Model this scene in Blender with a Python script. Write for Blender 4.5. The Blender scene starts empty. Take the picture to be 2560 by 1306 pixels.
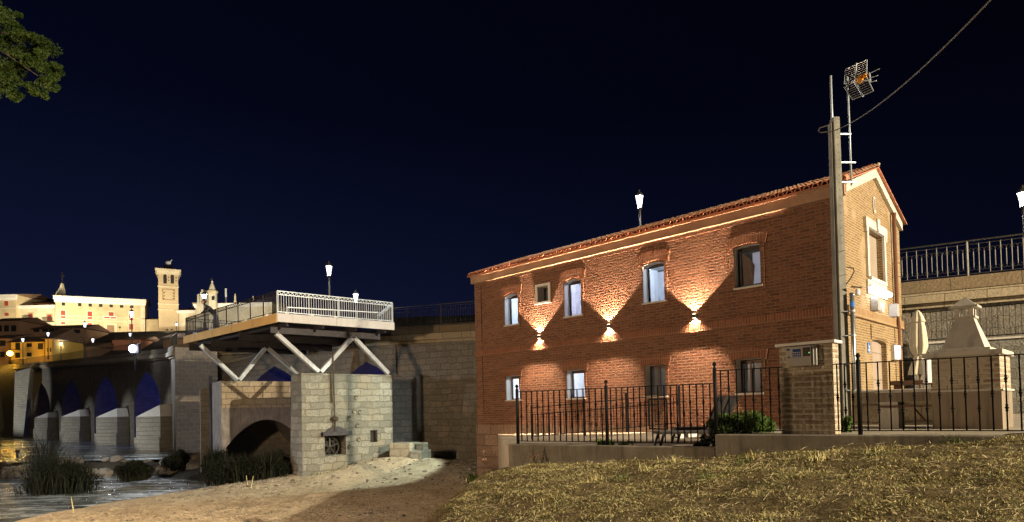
import bpy, bmesh, math, random
import numpy as np
from mathutils import Matrix, Vector
random.seed(7); rng = np.random.default_rng(7)
sc = bpy.context.scene
COL = sc.collection
R = math.radians
# ---------------------------------------------------------------- camera
F, PIT, ROL, CX, CY = 1555.0, 0.0216, -0.0233, 1280.0, 989.0
def cam2w(a, b, c):
    x, y = math.cos(ROL)*a - math.sin(ROL)*b, math.sin(ROL)*a + math.cos(ROL)*b
    cp, sp = math.cos(PIT), math.sin(PIT)
    return Vector((x, -c*cp - y*sp, -c*sp + y*cp))
cam = bpy.data.cameras.new('camera'); cam_o = bpy.data.objects.new('camera', cam); COL.objects.link(cam_o)
M = Matrix((cam2w(1,0,0), cam2w(0,1,0), cam2w(0,0,1))).transposed().to_4x4()
cam_o.matrix_world = M
cam.sensor_width = 36; cam.lens = 36*F/2560; cam.shift_y = (CY-653)/2560; cam.shift_x = 0
cam.clip_end = 2000; cam.clip_start = .05
sc.camera = cam_o
# ---------------------------------------------------------------- world: night sky
w = bpy.data.worlds.new('World'); sc.world = w; w.use_nodes = True
nt = w.node_tree; nt.nodes.clear()
wo = nt.nodes.new('ShaderNodeOutputWorld'); bg = nt.nodes.new('ShaderNodeBackground')
sky = nt.nodes.new('ShaderNodeTexSky'); sky.sky_type = 'NISHITA'; sky.sun_disc = False
sky.sun_elevation = R(-6); sky.sun_rotation = R(-60); sky.ozone_density = 6
tc = nt.nodes.new('ShaderNodeTexCoord'); sx = nt.nodes.new('ShaderNodeSeparateXYZ')
mr = nt.nodes.new('ShaderNodeValToRGB')
nt.links.new(tc.outputs['Generated'], sx.inputs[0]); nt.links.new(sx.outputs['Z'], mr.inputs[0])
e = mr.color_ramp.elements
e[0].position = 0.0; e[0].color = (.0078, .0108, .036, 1)
e[1].position = .75; e[1].color = (.0006, .0009, .0032, 1)
k = e.new(.22); k.color = (.0040, .0058, .0215, 1)
k = e.new(.42); k.color = (.0012, .0020, .0082, 1)
# the air is a little brighter towards the town on the left
ln = nt.nodes.new('ShaderNodeMapRange'); ln.inputs['From Min'].default_value = .62; ln.inputs['From Max'].default_value = -.5
ln.inputs['To Min'].default_value = .32; ln.inputs['To Max'].default_value = .88
nt.links.new(sx.outputs['X'], ln.inputs['Value'])
vm = nt.nodes.new('ShaderNodeVectorMath'); vm.operation = 'SCALE'
nt.links.new(mr.outputs[0], vm.inputs[0]); nt.links.new(ln.outputs[0], vm.inputs['Scale'])
sk = nt.nodes.new('ShaderNodeVectorMath'); sk.operation = 'MULTIPLY_ADD'; sk.inputs[1].default_value = (.05, .05, .05)
nt.links.new(sky.outputs[0], sk.inputs[0]); nt.links.new(vm.outputs[0], sk.inputs[2])
nt.links.new(sk.outputs[0], bg.inputs[0]); bg.inputs[1].default_value = 1.0
nt.links.new(bg.outputs[0], wo.inputs[0])
sc.view_settings.view_transform = 'Standard'; sc.view_settings.look = 'None'
sc.view_settings.exposure = 0.3; sc.view_settings.gamma = 1
sc.cycles.use_denoising = True
sc.cycles.max_bounces = 5; sc.cycles.diffuse_bounces = 2; sc.cycles.glossy_bounces = 2; sc.cycles.transparent_max_bounces = 8
sc.cycles.sample_clamp_indirect = 3; sc.cycles.caustics_reflective = False; sc.cycles.caustics_refractive = False
# ---------------------------------------------------------------- lamps of the place (fittings are built further down)
def light(kind, name, loc, power, col, radius=.1, parent=None, aim=None, size=None, blend=.15, falloff=None):
    l = bpy.data.lights.new(name, kind); l.energy = power; l.color = col
    o = bpy.data.objects.new(name, l); COL.objects.link(o); o.location = loc
    if kind in ('POINT', 'SPOT'): l.shadow_soft_size = radius
    if kind == 'SPOT': l.spot_size = size; l.spot_blend = blend
    if kind == 'AREA': l.shape = 'RECTANGLE'; l.size, l.size_y = size
    if aim is not None:
        d = Vector(aim) - Vector(loc); o.rotation_euler = d.to_track_quat('-Z', 'Y').to_euler()
    if falloff:
        l.use_nodes = True; t = l.node_tree; em = t.nodes['Emission']
        f = t.nodes.new('ShaderNodeLightFalloff'); f.inputs['Strength'].default_value = 1
        t.links.new(f.outputs[falloff], em.inputs['Strength'])
    return o
WARM = (1, .82, .56); WHITE = (.86, .93, 1); ORANGE = (1, .58, .24); FAC = (1, .67, .43)
MAIN = (45, -19.5, 14)
light('POINT', 'street_light_right', MAIN, 215000, WARM, .35)
light('POINT', 'street_light_left', (-15, 13.5, 3.0), 5000, (1, .70, .43), .5)
light('SPOT', 'river_flood_light', (-46, 17, 3.5), 22000, WHITE, .3, aim=(-24, 31, -4.5), size=R(46), blend=.7)
# ---------------------------------------------------------------- helpers
def ray(px, py):
    d = cam2w((px-CX)/F, -(py-CY)/F, -1); return d/d.y
def P(px, py, Y): return ray(px, py)*Y
def PZ(px, py, z):
    d = ray(px, py); return d*(z/d.z)
def U(px, py=1010): return ray(px, py).x
PIV = {}
class MB:
    def __init__(s): s.v = []; s.f = []; s.smooth = False; s.bev = 0
    def add(s, vs, fs):
        n = len(s.v); s.v += [Vector(v) for v in vs]; s.f += [tuple(i+n for i in f) for f in fs]; return s
    def hexa(s, p):   # 8 points: bottom 4 ccw, top 4 ccw
        return s.add(p, [(3,2,1,0),(4,5,6,7),(0,1,5,4),(1,2,6,5),(2,3,7,6),(3,0,4,7)])
    def box(s, o, a, b, c):  # origin corner + 3 edge vectors
        o, a, b, c = map(Vector, (o, a, b, c))
        if a.cross(b).dot(c) < 0: a, b = b, a
        return s.hexa([o, o+a, o+a+b, o+b, o+c, o+a+c, o+a+b+c, o+b+c])
    def cbox(s, c, sz, rz=0):
        h = Vector(sz)/2; m = Matrix.Rotation(rz, 3, 'Z')
        return s.box(Vector(c)-m@h, m@Vector((sz[0],0,0)), m@Vector((0,sz[1],0)), Vector((0,0,sz[2])))
    def bar(s, a, b, wd, ht, up=(0,0,1)):
        a, b = Vector(a), Vector(b); d = (b-a); t = d.cross(Vector(up))
        if t.length < 1e-6: t = d.cross(Vector((1,0,0)))
        t = t.normalized()*wd; u = t.cross(d).normalized()*ht
        return s.box(a-t/2-u/2, d, t, u)
    def tube(s, pts, r, n=8, cap=True):
        pts = [Vector(p) for p in pts]; rs = r if isinstance(r, (list, tuple)) else [r]*len(pts); base = len(s.v)
        prev = None
        for i, p in enumerate(pts):
            d = (pts[min(i+1, len(pts)-1)]-pts[max(i-1, 0)]).normalized()
            if prev is None:
                a = d.cross(Vector((0,0,1)));
                if a.length < .05: a = d.cross(Vector((1,0,0)))
            else: a = prev - d*prev.dot(d)
            a.normalize(); prev = a; b = d.cross(a)
            for k in range(n):
                t = 2*math.pi*k/n; s.v.append(p+(a*math.cos(t)+b*math.sin(t))*rs[i])
        for i in range(len(pts)-1):
            for k in range(n):
                k2 = (k+1) % n; q = base+i*n
                s.f.append((q+k, q+n+k, q+n+k2, q+k2))
        if cap:
            s.f.append(tuple(base+k for k in range(n))); q = base+(len(pts)-1)*n
            s.f.append(tuple(q+k for k in reversed(range(n))))
        return s
    def lathe(s, c, prof, n=12, sq=1.0):
        c = Vector(c); base = len(s.v)
        for r, z in prof:
            for k in range(n):
                t = 2*math.pi*(k+.5)/n; s.v.append(c+Vector((r*math.cos(t)*sq, r*math.sin(t)*sq, z)))
        for i in range(len(prof)-1):
            for k in range(n):
                k2 = (k+1) % n; q = base+i*n
                s.f.append((q+k, q+k2, q+n+k2, q+n+k))
        s.f.append(tuple(base+k for k in reversed(range(n)))); q = base+(len(prof)-1)*n
        s.f.append(tuple(q+k for k in range(n)))
        return s
    def sphere(s, c, r, n=10, m=7, sc_=(1,1,1)):
        pr = [(max(1e-4, r*math.sin(math.pi*i/m)), -r*math.cos(math.pi*i/m)) for i in range(m+1)]
        st = len(s.v); s.lathe((0,0,0), pr, n)
        for i in range(st, len(s.v)):
            v = s.v[i]; s.v[i] = Vector((v.x*sc_[0], v.y*sc_[1], v.z*sc_[2]))+Vector(c)
        return s
    def prism(s, poly, ext):
        ext = Vector(ext); n = len(poly); poly = [Vector(p) for p in poly]
        nn = Vector((0,0,0))
        for i in range(n): nn += poly[i].cross(poly[(i+1) % n])
        if nn.dot(ext) < 0: poly.reverse()
        s.add(poly+[p+ext for p in poly], [tuple(reversed(range(n))), tuple(range(n, 2*n))] +
              [(i, (i+1) % n, (i+1) % n+n, i+n) for i in range(n)])
        return s
    def build(s, name, mat, parent=None, pivot=None, local=False):
        me = bpy.data.meshes.new(name)
        if parent is not None: pv = PIV[parent]
        elif pivot is not None: pv = Vector(pivot)
        else:
            if s.v:
                xs = [v.x for v in s.v]; ys = [v.y for v in s.v]; zs = [v.z for v in s.v]
                pv = Vector(((min(xs)+max(xs))/2, (min(ys)+max(ys))/2, min(zs)))
            else: pv = Vector((0,0,0))
        sub = Vector((0,0,0)) if local else pv
        me.from_pydata([v-sub for v in s.v], [], s.f); me.validate()
        uv_box(me, sub)
        me.materials.append(MAT[mat] if isinstance(mat, str) else mat)
        if s.smooth: me.polygons.foreach_set('use_smooth', [True]*len(me.polygons))
        o = bpy.data.objects.new(name, me); COL.objects.link(o)
        if parent is not None: o.parent = parent; PIV[o] = PIV[parent]
        else: o.location = (0,0,0) if local else pv; PIV[o] = pv
        if s.bev:
            m = o.modifiers.new('bevel', 'BEVEL'); m.width = s.bev; m.segments = 2; m.limit_method = 'ANGLE'
        return o
def uv_box(me, off):
    uv = me.uv_layers.new(name='UVMap'); n = len(me.loops)
    if not n: return
    co = np.empty(len(me.vertices)*3); me.vertices.foreach_get('co', co); co = co.reshape(-1, 3)+np.array(off)
    nr = np.empty(len(me.polygons)*3); me.polygons.foreach_get('normal', nr); nr = nr.reshape(-1, 3)
    tot = np.empty(len(me.polygons), dtype=int); me.polygons.foreach_get('loop_total', tot)
    vi = np.empty(n, dtype=int); me.loops.foreach_get('vertex_index', vi)
    N = np.repeat(nr, tot, axis=0); C = co[vi]
    flat = np.abs(N[:, 2]) > .8
    t = np.stack([-N[:, 1], N[:, 0]], 1); l = np.linalg.norm(t, axis=1); l[l < 1e-6] = 1; t /= l[:, None]
    u = C[:, 0]*t[:, 0]+C[:, 1]*t[:, 1]; v = C[:, 2].copy()
    u[flat] = C[flat, 0]; v[flat] = C[flat, 1]
    uv.data.foreach_set('uv', np.stack([u, v], 1).ravel())
def tag(o, label, cat, group=None, kind=None):
    if label: o['label'] = label
    if cat: o['category'] = cat
    if group: o['group'] = group
    if kind: o['kind'] = kind
    return o
def thing(name, label, cat, loc, group=None, rz=0):
    o = bpy.data.objects.new(name, None); COL.objects.link(o); o.location = loc; o.rotation_euler = (0,0,rz)
    o.empty_display_size = .2; PIV[o] = Vector(loc); return tag(o, label, cat, group)
def struct(mb, name, mat, **k): return tag(mb.build(name, mat, **k), None, None, kind='structure')
def copy_tree(o, loc=None, rz=None, label=None, parent=None, group=None):
    c = o.copy(); COL.objects.link(c)
    if parent is not None: c.parent = parent
    if loc is not None: c.location = loc
    if rz is not None: c.rotation_euler = (0,0,rz)
    if label: c['label'] = label
    if group: c['group'] = group
    PIV[c] = Vector(c.location)
    for ch in list(o.children): copy_tree(ch, parent=c)
    return c
def plabel(o, l): o['label'] = l; return o
# ---------------------------------------------------------------- materials
MAT = {}
def nmat(name, rough=.8, spec=.3, metal=0):
    m = bpy.data.materials.new(name); m.use_nodes = True; t = m.node_tree
    b = t.nodes['Principled BSDF']; b.inputs['Roughness'].default_value = rough
    b.inputs['Specular IOR Level'].default_value = spec; b.inputs['Metallic'].default_value = metal
    MAT[name] = m; return m, t, b
def N(t, typ, **k):
    n = t.nodes.new(typ)
    for a, v in k.items():
        if a.startswith('i_'): n.inputs[a[2:].replace('_', ' ')].default_value = v
        else: setattr(n, a, v)
    return n
def mixrgb(t, a, b, fac, typ='MIX'):
    m = N(t, 'ShaderNodeMix', data_type='RGBA', blend_type=typ)
    for i, x in ((0, fac), (6, a), (7, b)):
        if hasattr(x, 'is_output') or isinstance(x, bpy.types.NodeSocket): t.links.new(x, m.inputs[i])
        elif i == 0: m.inputs[0].default_value = x
        else: m.inputs[i].default_value = (*x[:3], 1)
    return m.outputs[2]
def ramp(t, src, p):
    r = N(t, 'ShaderNodeValToRGB'); el = r.color_ramp.elements
    for i, (pos, c) in enumerate(p):
        if isinstance(c, (int, float)): c = (c, c, c)
        x = el[i] if i < 2 else el.new(pos)
        x.position = pos; x.color = (*c, 1)
    t.links.new(src, r.inputs[0]); return r.outputs[0]
def noise(t, scale, detail=4, coord=None, rough=.55, dist=0):
    n = N(t, 'ShaderNodeTexNoise'); n.inputs['Scale'].default_value = scale; n.inputs['Detail'].default_value = detail
    n.inputs['Roughness'].default_value = rough; n.inputs['Distortion'].default_value = dist
    if coord is None: coord = N(t, 'ShaderNodeNewGeometry').outputs['Position']
    t.links.new(coord, n.inputs['Vector']); return n.outputs['Fac']
def bump(t, b, h, strength=.5, dist=.02, prev=None):
    n = N(t, 'ShaderNodeBump'); n.inputs['Strength'].default_value = strength; n.inputs['Distance'].default_value = dist
    t.links.new(h, n.inputs['Height'])
    if prev: t.links.new(prev, n.inputs['Normal'])
    t.links.new(n.outputs[0], b.inputs['Normal']); return n.outputs[0]
def plain(name, c, rough=.7, var=.25, scale=3, metal=0, spec=.3, bmp=0, bscale=40, streak=0):
    m, t, b = nmat(name, rough, spec, metal)
    f = noise(t, scale, 6)
    c2 = tuple(x*(1-var) for x in c); c1 = tuple(min(1, x*(1+var*.6)) for x in c)
    cc_ = mixrgb(t, c2, c1, ramp(t, f, [(.3, 0), (.7, 1)]))
    if streak:   # rain streaks and grime that run down the face
        ps = N(t, 'ShaderNodeNewGeometry').outputs['Position']; mp = N(t, 'ShaderNodeMapping'); mp.inputs['Scale'].default_value = (1, 1, .10); t.links.new(ps, mp.inputs[0])
        sf = ramp(t, noise(t, 9, 5, mp.outputs[0], .65), [(.50, 0), (.72, streak)])
        cc_ = mixrgb(t, cc_, tuple(x*.42 for x in c), sf)
        sf2 = ramp(t, noise(t, 1.4, 6, None, .7), [(.52, 0), (.68, streak*.7)])
        cc_ = mixrgb(t, cc_, tuple(x*.55 for x in c), sf2)
    t.links.new(cc_, b.inputs['Base Color'])
    if bmp: bump(t, b, noise(t, bscale, 4), bmp, .01)
    return m
def brick(name, c1, c2, mortar, bw=.27, rh=.078, ms=.014, bmp=.9, dist=.02, wob=.012, var=.5, offset=.5, rot=False, patch=None):
    m, t, b = nmat(name, .88, .2)
    uv = N(t, 'ShaderNodeUVMap').outputs[0]
    no = N(t, 'ShaderNodeTexNoise'); no.inputs['Scale'].default_value = 2.3; no.inputs['Detail'].default_value = 3
    t.links.new(uv, no.inputs['Vector'])
    ds = N(t, 'ShaderNodeVectorMath', operation='MULTIPLY_ADD'); ds.inputs[1].default_value = (wob*3, wob*3, 0)
    t.links.new(no.outputs['Color'], ds.inputs[0]); t.links.new(uv, ds.inputs[2]); vec = ds.outputs[0]
    if rot:
        mp = N(t, 'ShaderNodeMapping'); mp.inputs['Rotation'].default_value = (0, 0, R(90)); t.links.new(vec, mp.inputs[0]); vec = mp.outputs[0]
    br = N(t, 'ShaderNodeTexBrick'); br.offset = offset
    for k_, v_ in (('Scale', 1), ('Brick Width', bw), ('Row Height', rh), ('Mortar Size', ms), ('Mortar Smooth', .35), ('Bias', 0)): br.inputs[k_].default_value = v_
    br.inputs['Color1'].default_value = (0,0,0,1); br.inputs['Color2'].default_value = (1,1,1,1); br.inputs['Mortar'].default_value = (.5,.5,.5,1)
    t.links.new(vec, br.inputs['Vector'])
    col = mixrgb(t, c1, c2, br.outputs['Color'])
    col = mixrgb(t, col, tuple(x*(1-var) for x in c1), ramp(t, noise(t, 11, 5), [(.42, 0), (.75, 1)]))
    if patch: col = mixrgb(t, col, patch, ramp(t, noise(t, .9, 6), [(.56, 0), (.66, .85)]))
    col = mixrgb(t, col, mortar, br.outputs['Fac'])
    t.links.new(col, b.inputs['Base Color'])
    inv = N(t, 'ShaderNodeMath', operation='SUBTRACT'); inv.inputs[0].default_value = 1; t.links.new(br.outputs['Fac'], inv.inputs[1])
    ad = N(t, 'ShaderNodeMath', operation='MULTIPLY_ADD'); ad.inputs[1].default_value = .9
    t.links.new(noise(t, 16, 4), ad.inputs[0]); t.links.new(inv.outputs[0], ad.inputs[2])
    # every brick sits a little prouder or deeper than its neighbours
    ad2 = N(t, 'ShaderNodeMath', operation='MULTIPLY_ADD'); ad2.inputs[1].default_value = .45
    t.links.new(br.outputs['Color'], ad2.inputs[0]); t.links.new(ad.outputs[0], ad2.inputs[2])
    bump(t, b, ad2.outputs[0], bmp, dist)
    return m
brick('facade_brick', (.38, .162, .090), (.20, .080, .048), (.31, .22, .16), bw=.30, rh=.094, ms=.017, bmp=1, dist=.085, wob=.02)
brick('soldier_brick', (.34, .13, .065), (.22, .08, .045), (.33, .21, .14), bw=.27, rh=.085, bmp=1, dist=.03, rot=True, offset=0)
brick('gable_soldier', (.36, .23, .11), (.26, .15, .07), (.50, .36, .21), bw=.27, rh=.085, bmp=.8, rot=True, offset=0)
brick('gable_brick', (.33, .225, .11), (.215, .13, .062), (.40, .30, .175), rh=.075, ms=.017, bmp=.7, patch=(.42, .33, .21))
brick('pillar_brick', (.50, .43, .33), (.32, .21, .14), (.50, .44, .34), bw=.3, rh=.085, ms=.024, bmp=.8, dist=.03, wob=.015, patch=(.55, .49, .39))
brick('ashlar', (.42, .35, .25), (.30, .26, .19), (.20, .16, .12), bw=.62, rh=.34, ms=.016, bmp=1, dist=.05, wob=.06, var=.35)
brick('ashlar_dark', (.25, .225, .18), (.18, .16, .13), (.15, .135, .11), bw=.66, rh=.35, ms=.014, bmp=.9, dist=.05, wob=.09, var=.5, offset=.4, patch=(.27, .225, .17))
brick('pier_stone', (.38, .35, .28), (.30, .28, .23), (.24, .22, .18), bw=.7, rh=.36, ms=.02, bmp=1, dist=.04, wob=.05, var=.35)
brick('abutment_stone', (.20, .17, .13), (.13, .115, .10), (.27, .24, .19), bw=.5, rh=.3, ms=.018, bmp=1, dist=.04, wob=.07, var=.4)
brick('rubble', (.31, .305, .265), (.17, .168, .145), (.19, .175, .14), bw=.66, rh=.33, ms=.02, bmp=1, dist=.06, wob=.085, var=.5, offset=.37, patch=(.26, .235, .18))
brick('plinth_stone', (.36, .25, .18), (.26, .17, .12), (.17, .11, .08), bw=.85, rh=.5, ms=.018, bmp=1, dist=.05, wob=.05, var=.5)
brick('cornice_stone', (.44, .37, .26), (.35, .29, .19), (.10, .07, .05), bw=1.15, rh=1.2, ms=.012, bmp=.7, dist=.03, wob=.02, var=.35)
brick('town_brick', (.55, .44, .27), (.48, .36, .22), (.60, .5, .34), bw=.5, rh=.14, ms=.02, bmp=.3)
brick('tile_town', (.34, .21, .14), (.24, .15, .10), (.12, .08, .06), bw=.3, rh=.4, ms=.05, bmp=.8)
plain('concrete', (.235, .215, .20), .85, .3, 2.2, bmp=.5, streak=.9)
plain('wall_concrete', (.30, .27, .22), .9, .35, 1.6, bmp=.6, streak=.8)
plain('pole_concrete', (.25, .245, .215), .85, .25, 3, bmp=.4, streak=.8)
plain('patio_paving', (.42, .37, .29), .85, .3, 2.5, bmp=.6, bscale=25)
plain('render_cream', (.58, .55, .49), .8, .15, 1.5, bmp=.3, streak=.6)
plain('render_brown', (.28, .23, .175), .85, .15, 1.5, bmp=.3, streak=.8)
plain('cornice_plaster', (.42, .27, .18), .85, .25, 1.4, bmp=.4)
plain('white_plaster', (.80, .77, .72), .8, .08, 3, bmp=.2)
plain('white_stone', (.62, .59, .53), .75, .1, 3)
plain('blind_grey', (.34, .28, .23), .85, .08, 2)
plain('black_iron', (.005, .005, .006), .6, .3, 9, spec=.2)
brick('curb_stone', (.25, .19, .12), (.18, .14, .09), (.06, .045, .03), bw=1.9, rh=1.2, ms=.012, bmp=.7, dist=.03, wob=.02, var=.4)
plain('grey_iron', (.055, .05, .042), .5, .35, 8, metal=.4)
plain('rust_iron', (.075, .06, .045), .7, .5, 9, metal=.3)
plain('galvanised', (.50, .52, .54), .35, .15, 10, metal=.85)
plain('bright_steel', (.50, .57, .64), .42, .15, 4, metal=.3)
plain('dark_steel', (.045, .043, .05), .6, .3, 4, metal=.3)
plain('strut_paint', (.44, .48, .52), .5, .2, 2.2, metal=.1, streak=.5)
plain('fascia_panel', (.52, .53, .55), .55, .08, 1.2, streak=.25)
plain('fascia_orange_lit', (.72, .50, .22), .6, .12, 1.2)  # orange lamplight on the side fascia is put into this colour
plain('dark_frame', (.035, .028, .024), .5, .2, 6)
plain('brown_frame', (.085, .045, .03), .5, .25, 8)
plain('timber', (.16, .085, .05), .6, .35, 6)
plain('door_taupe', (.36, .29, .24), .7, .08, 3)
plain('brown_pipe', (.16, .07, .035), .55, .2, 4)
plain('roof_tile', (.34, .19, .12), .8, .55, 6, bmp=.7, bscale=30)
plain('eave_tile', (.62, .25, .15), .75, .3, 5, bmp=.4)
plain('pale_mortar', (.55, .50, .42), .85, .2, 8)
plain('straw', (.72, .62, .38), .8, .3, 30)
plain('dead_leaf', (.38, .29, .17), .85, .3, 20)
plain('cloth_cream', (.68, .64, .50), .9, .1, 5)
plain('sling_grey', (.085, .085, .088), .8, .2, 30)
plain('meter_grey', (.40, .38, .36), .5, .06, 4)
plain('sticker_blue', (.02, .06, .22), .4, .1, 8)
plain('plate_blue', (.02, .17, .62), .4, .05, 8)
plain('box_grey', (.42, .42, .42), .6, .1, 5)
plain('white_paint', (.75, .75, .75), .5, .05, 5)
plain('yellow_label', (.55, .42, .08), .5, .1, 5)
plain('orange_plastic', (.75, .30, .02), .45, .1, 5)
plain('cable_grey', (.13, .115, .095), .7, .3, 30)
plain('red_pole', (.35, .05, .035), .5, .2, 5)
plain('rock', (.20, .18, .15), .8, .5, 2, bmp=1, bscale=6)
plain('bark', (.045, .034, .025), .9, .4, 6, bmp=.8)
plain('town_cream', (.58, .47, .29), .85, .22, .5, streak=.35)
plain('town_white', (.68, .61, .45), .85, .2, .6, streak=.35)
plain('town_pink', (.52, .22, .13), .85, .12, .3)
plain('town_red_shutter', (.33, .055, .045), .7, .1, 2)
plain('town_dark', (.02, .018, .018), .6, .2, 1)
plain('town_yellow', (.62, .40, .09), .85, .12, .3)
plain('town_brown', (.30, .18, .11), .85, .2, .4)
plain('town_door', (.28, .17, .10), .8, .2, 1)
plain('sign_white', (.72, .70, .65), .7, .05, 1)
plain('skin', (.42, .26, .18), .6, .1, 10)
plain('dark_cloth', (.035, .034, .037), .9, .2, 10)
plain('hair_brown', (.05, .03, .02), .7, .2, 20)
def emis(name, col, st):
    m, t, b = nmat(name); b.inputs['Base Color'].default_value = (*[x*.5 for x in col], 1)
    b.inputs['Emission Color'].default_value = (*col, 1); b.inputs['Emission Strength'].default_value = st; return m
emis('lamp_white', (.85, .94, 1), 9); emis('lamp_small', (.75, .85, 1), 7); emis('lamp_warm', (1, .85, .6), 10)
emis('lamp_sodium', (1, .55, .08), 12); emis('tube_white', (.9, .93, 1), 14); emis('wall_light_glass', (1, .97, .9), 1.5)
emis('room_ceiling_lamp', (.8, .88, 1), 6); emis('green_led', (.25, 1, .3), .8); emis('facade_lens', (1, .78, .5), 14); emis('lamp_pale', (.8, .86, 1), 25)
def room(name, c1, c2, st):
    # a lit room seen through its pane: paler wall low down, a doorway edge
    m, t, b = nmat(name, .15, .5); b.inputs['Base Color'].default_value = (.05,.05,.06,1)
    uv = N(t, 'ShaderNodeUVMap').outputs[0]; f = noise(t, 1.3, 2, uv)
    t.links.new(mixrgb(t, c1, c2, ramp(t, f, [(.35, 0), (.65, 1)])), b.inputs['Emission Color'])
    b.inputs['Emission Strength'].default_value = st
room('room_cool', (.42, .50, .78), (.56, .62, .82), 1.0)
room('room_lilac', (.42, .44, .72), (.66, .62, .78), 1.0)
room('room_grey', (.62, .66, .74), (.45, .47, .52), .9)
room('room_dim', (.15, .155, .19), (.20, .20, .24), 1.0)
room('room_dark', (.012, .012, .010), (.02, .018, .016), 1.0)
m, t, b = nmat('lantern_glass', .1, .5); b.inputs['Emission Color'].default_value = (.85,.94,1,1); b.inputs['Emission Strength'].default_value = 2.2
b.inputs['Base Color'].default_value = (.6,.65,.7,1)
plain('room_white', (.72, .73, .76), .9, .04, 1)
m, t, b = nmat('window_glass', .03, .5)
tr = N(t, 'ShaderNodeBsdfTransparent'); gl = N(t, 'ShaderNodeBsdfGlossy'); gl.inputs['Roughness'].default_value = .03; mx = N(t, 'ShaderNodeMixShader')
tr.inputs[0].default_value = (.93, .95, .97, 1); mx.inputs[0].default_value = .10
t.links.new(tr.outputs[0], mx.inputs[1]); t.links.new(gl.outputs[0], mx.inputs[2]); t.links.new(mx.outputs[0], t.nodes['Material Output'].inputs[0])
# sand
m, t, b = nmat('sand', .95, .1)
pos = N(t, 'ShaderNodeNewGeometry').outputs['Position']
sp = N(t, 'ShaderNodeSeparateXYZ'); t.links.new(pos, sp.inputs[0])
c = mixrgb(t, (.50, .42, .30), (.72, .62, .46), ramp(t, noise(t, 1.1, 8), [(.35, 0), (.65, 1)]))
c = mixrgb(t, c, (.19, .145, .10), ramp(t, noise(t, 5, 6, rough=.7), [(.56, 0), (.72, .8)]))
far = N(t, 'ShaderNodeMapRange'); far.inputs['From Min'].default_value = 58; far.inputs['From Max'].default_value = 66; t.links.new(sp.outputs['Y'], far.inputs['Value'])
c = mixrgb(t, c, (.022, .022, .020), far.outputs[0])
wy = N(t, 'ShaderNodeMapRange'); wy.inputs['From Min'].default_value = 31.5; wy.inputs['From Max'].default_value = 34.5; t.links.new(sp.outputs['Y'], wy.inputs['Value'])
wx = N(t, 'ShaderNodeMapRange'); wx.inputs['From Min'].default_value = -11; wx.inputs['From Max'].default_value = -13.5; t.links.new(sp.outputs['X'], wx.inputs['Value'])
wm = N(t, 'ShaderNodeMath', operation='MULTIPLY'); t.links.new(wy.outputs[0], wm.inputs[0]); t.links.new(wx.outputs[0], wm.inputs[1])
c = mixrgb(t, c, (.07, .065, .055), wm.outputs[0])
t.links.new(c, b.inputs['Base Color'])
mp = N(t, 'ShaderNodeMapping'); mp.inputs['Scale'].default_value = (1, 1.6, 1); mp.inputs['Rotation'].default_value = (0,0,R(25)); t.links.new(pos, mp.inputs[0])
n1 = bump(t, b, noise(t, 5.5, 3, mp.outputs[0], .6, .5), 1, .28)
bump(t, b, noise(t, 22, 3), 1, .05, n1)
# earth under the grass
m, t, b = nmat('bank_earth', .95, .1)
c = mixrgb(t, (.085, .065, .034), (.27, .215, .11), ramp(t, noise(t, 9, 8, rough=.7), [(.35, 0), (.7, 1)]))
c = mixrgb(t, c, (.045, .06, .02), ramp(t, noise(t, 1.7, 5), [(.55, 0), (.7, .6)]))
t.links.new(c, b.inputs['Base Color']); bump(t, b, noise(t, 18, 5), 1, .05)
def leafmat(name, cols, scale, rough=.7, lo=.35, hi=.65, trans=.2):
    m, t, b = nmat(name, rough, .15)
    f = noise(t, scale, 3)
    stops = [(lo+(hi-lo)*i/(len(cols)-1), c) for i, c in enumerate(cols)]
    t.links.new(ramp(t, f, stops), b.inputs['Base Color'])
leafmat('dry_grass', [(.24, .26, .075), (.56, .49, .21), (.80, .70, .38), (.26, .18, .08)], 23, lo=.3, hi=.7)
leafmat('leaf_green', [(.03, .06, .012), (.09, .15, .03), (.055, .10, .02)], 9)
leafmat('tree_leaf', [(.010, .024, .004), (.036, .060, .010), (.015, .03, .006)], 3)
leafmat('dark_leaf', [(.004, .006, .003), (.012, .015, .008), (.006, .008, .004)], 2)
leafmat('reed', [(.006, .008, .004), (.02, .021, .012)], 3)
leafmat('weed', [(.05, .09, .02), (.14, .18, .05)], 12)
leafmat('dead_twig', [(.10, .06, .04), (.18, .11, .07)], 12)
# water
m, t, b = nmat('water', .07, .6)
pos = N(t, 'ShaderNodeNewGeometry').outputs['Position']
mp = N(t, 'ShaderNodeMapping'); mp.inputs['Rotation'].default_value = (0,0,R(38)); mp.inputs['Scale'].default_value = (.55, 2.1, 1); t.links.new(pos, mp.inputs[0])
foam = noise(t, .9, 9, mp.outputs[0], .72, .6)
ff = ramp(t, foam, [(.40, .05), (.62, 1)])
t.links.new(mixrgb(t, (.018, .024, .024), (.42, .48, .50), ff), b.inputs['Base Color'])
t.links.new(ramp(t, foam, [(.45, .06), (.7, .6)]), b.inputs['Roughness'])
n1 = bump(t, b, noise(t, 1.6, 5, mp.outputs[0], .6, .6), 1, .3)
bump(t, b, noise(t, 6, 4, mp.outputs[0]), .7, .06, n1)
m, t, b = nmat('still_water', .08, .6)
pos = N(t, 'ShaderNodeNewGeometry').outputs['Position']
mp = N(t, 'ShaderNodeMapping'); mp.inputs['Rotation'].default_value = (0,0,R(20)); mp.inputs['Scale'].default_value = (.35, 1.6, 1); t.links.new(pos, mp.inputs[0])
foam = noise(t, .5, 8, mp.outputs[0], .7, .5)
t.links.new(mixrgb(t, (.010, .014, .016), (.34, .40, .44), ramp(t, foam, [(.42, 0), (.6, .9)])), b.inputs['Base Color'])
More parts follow.
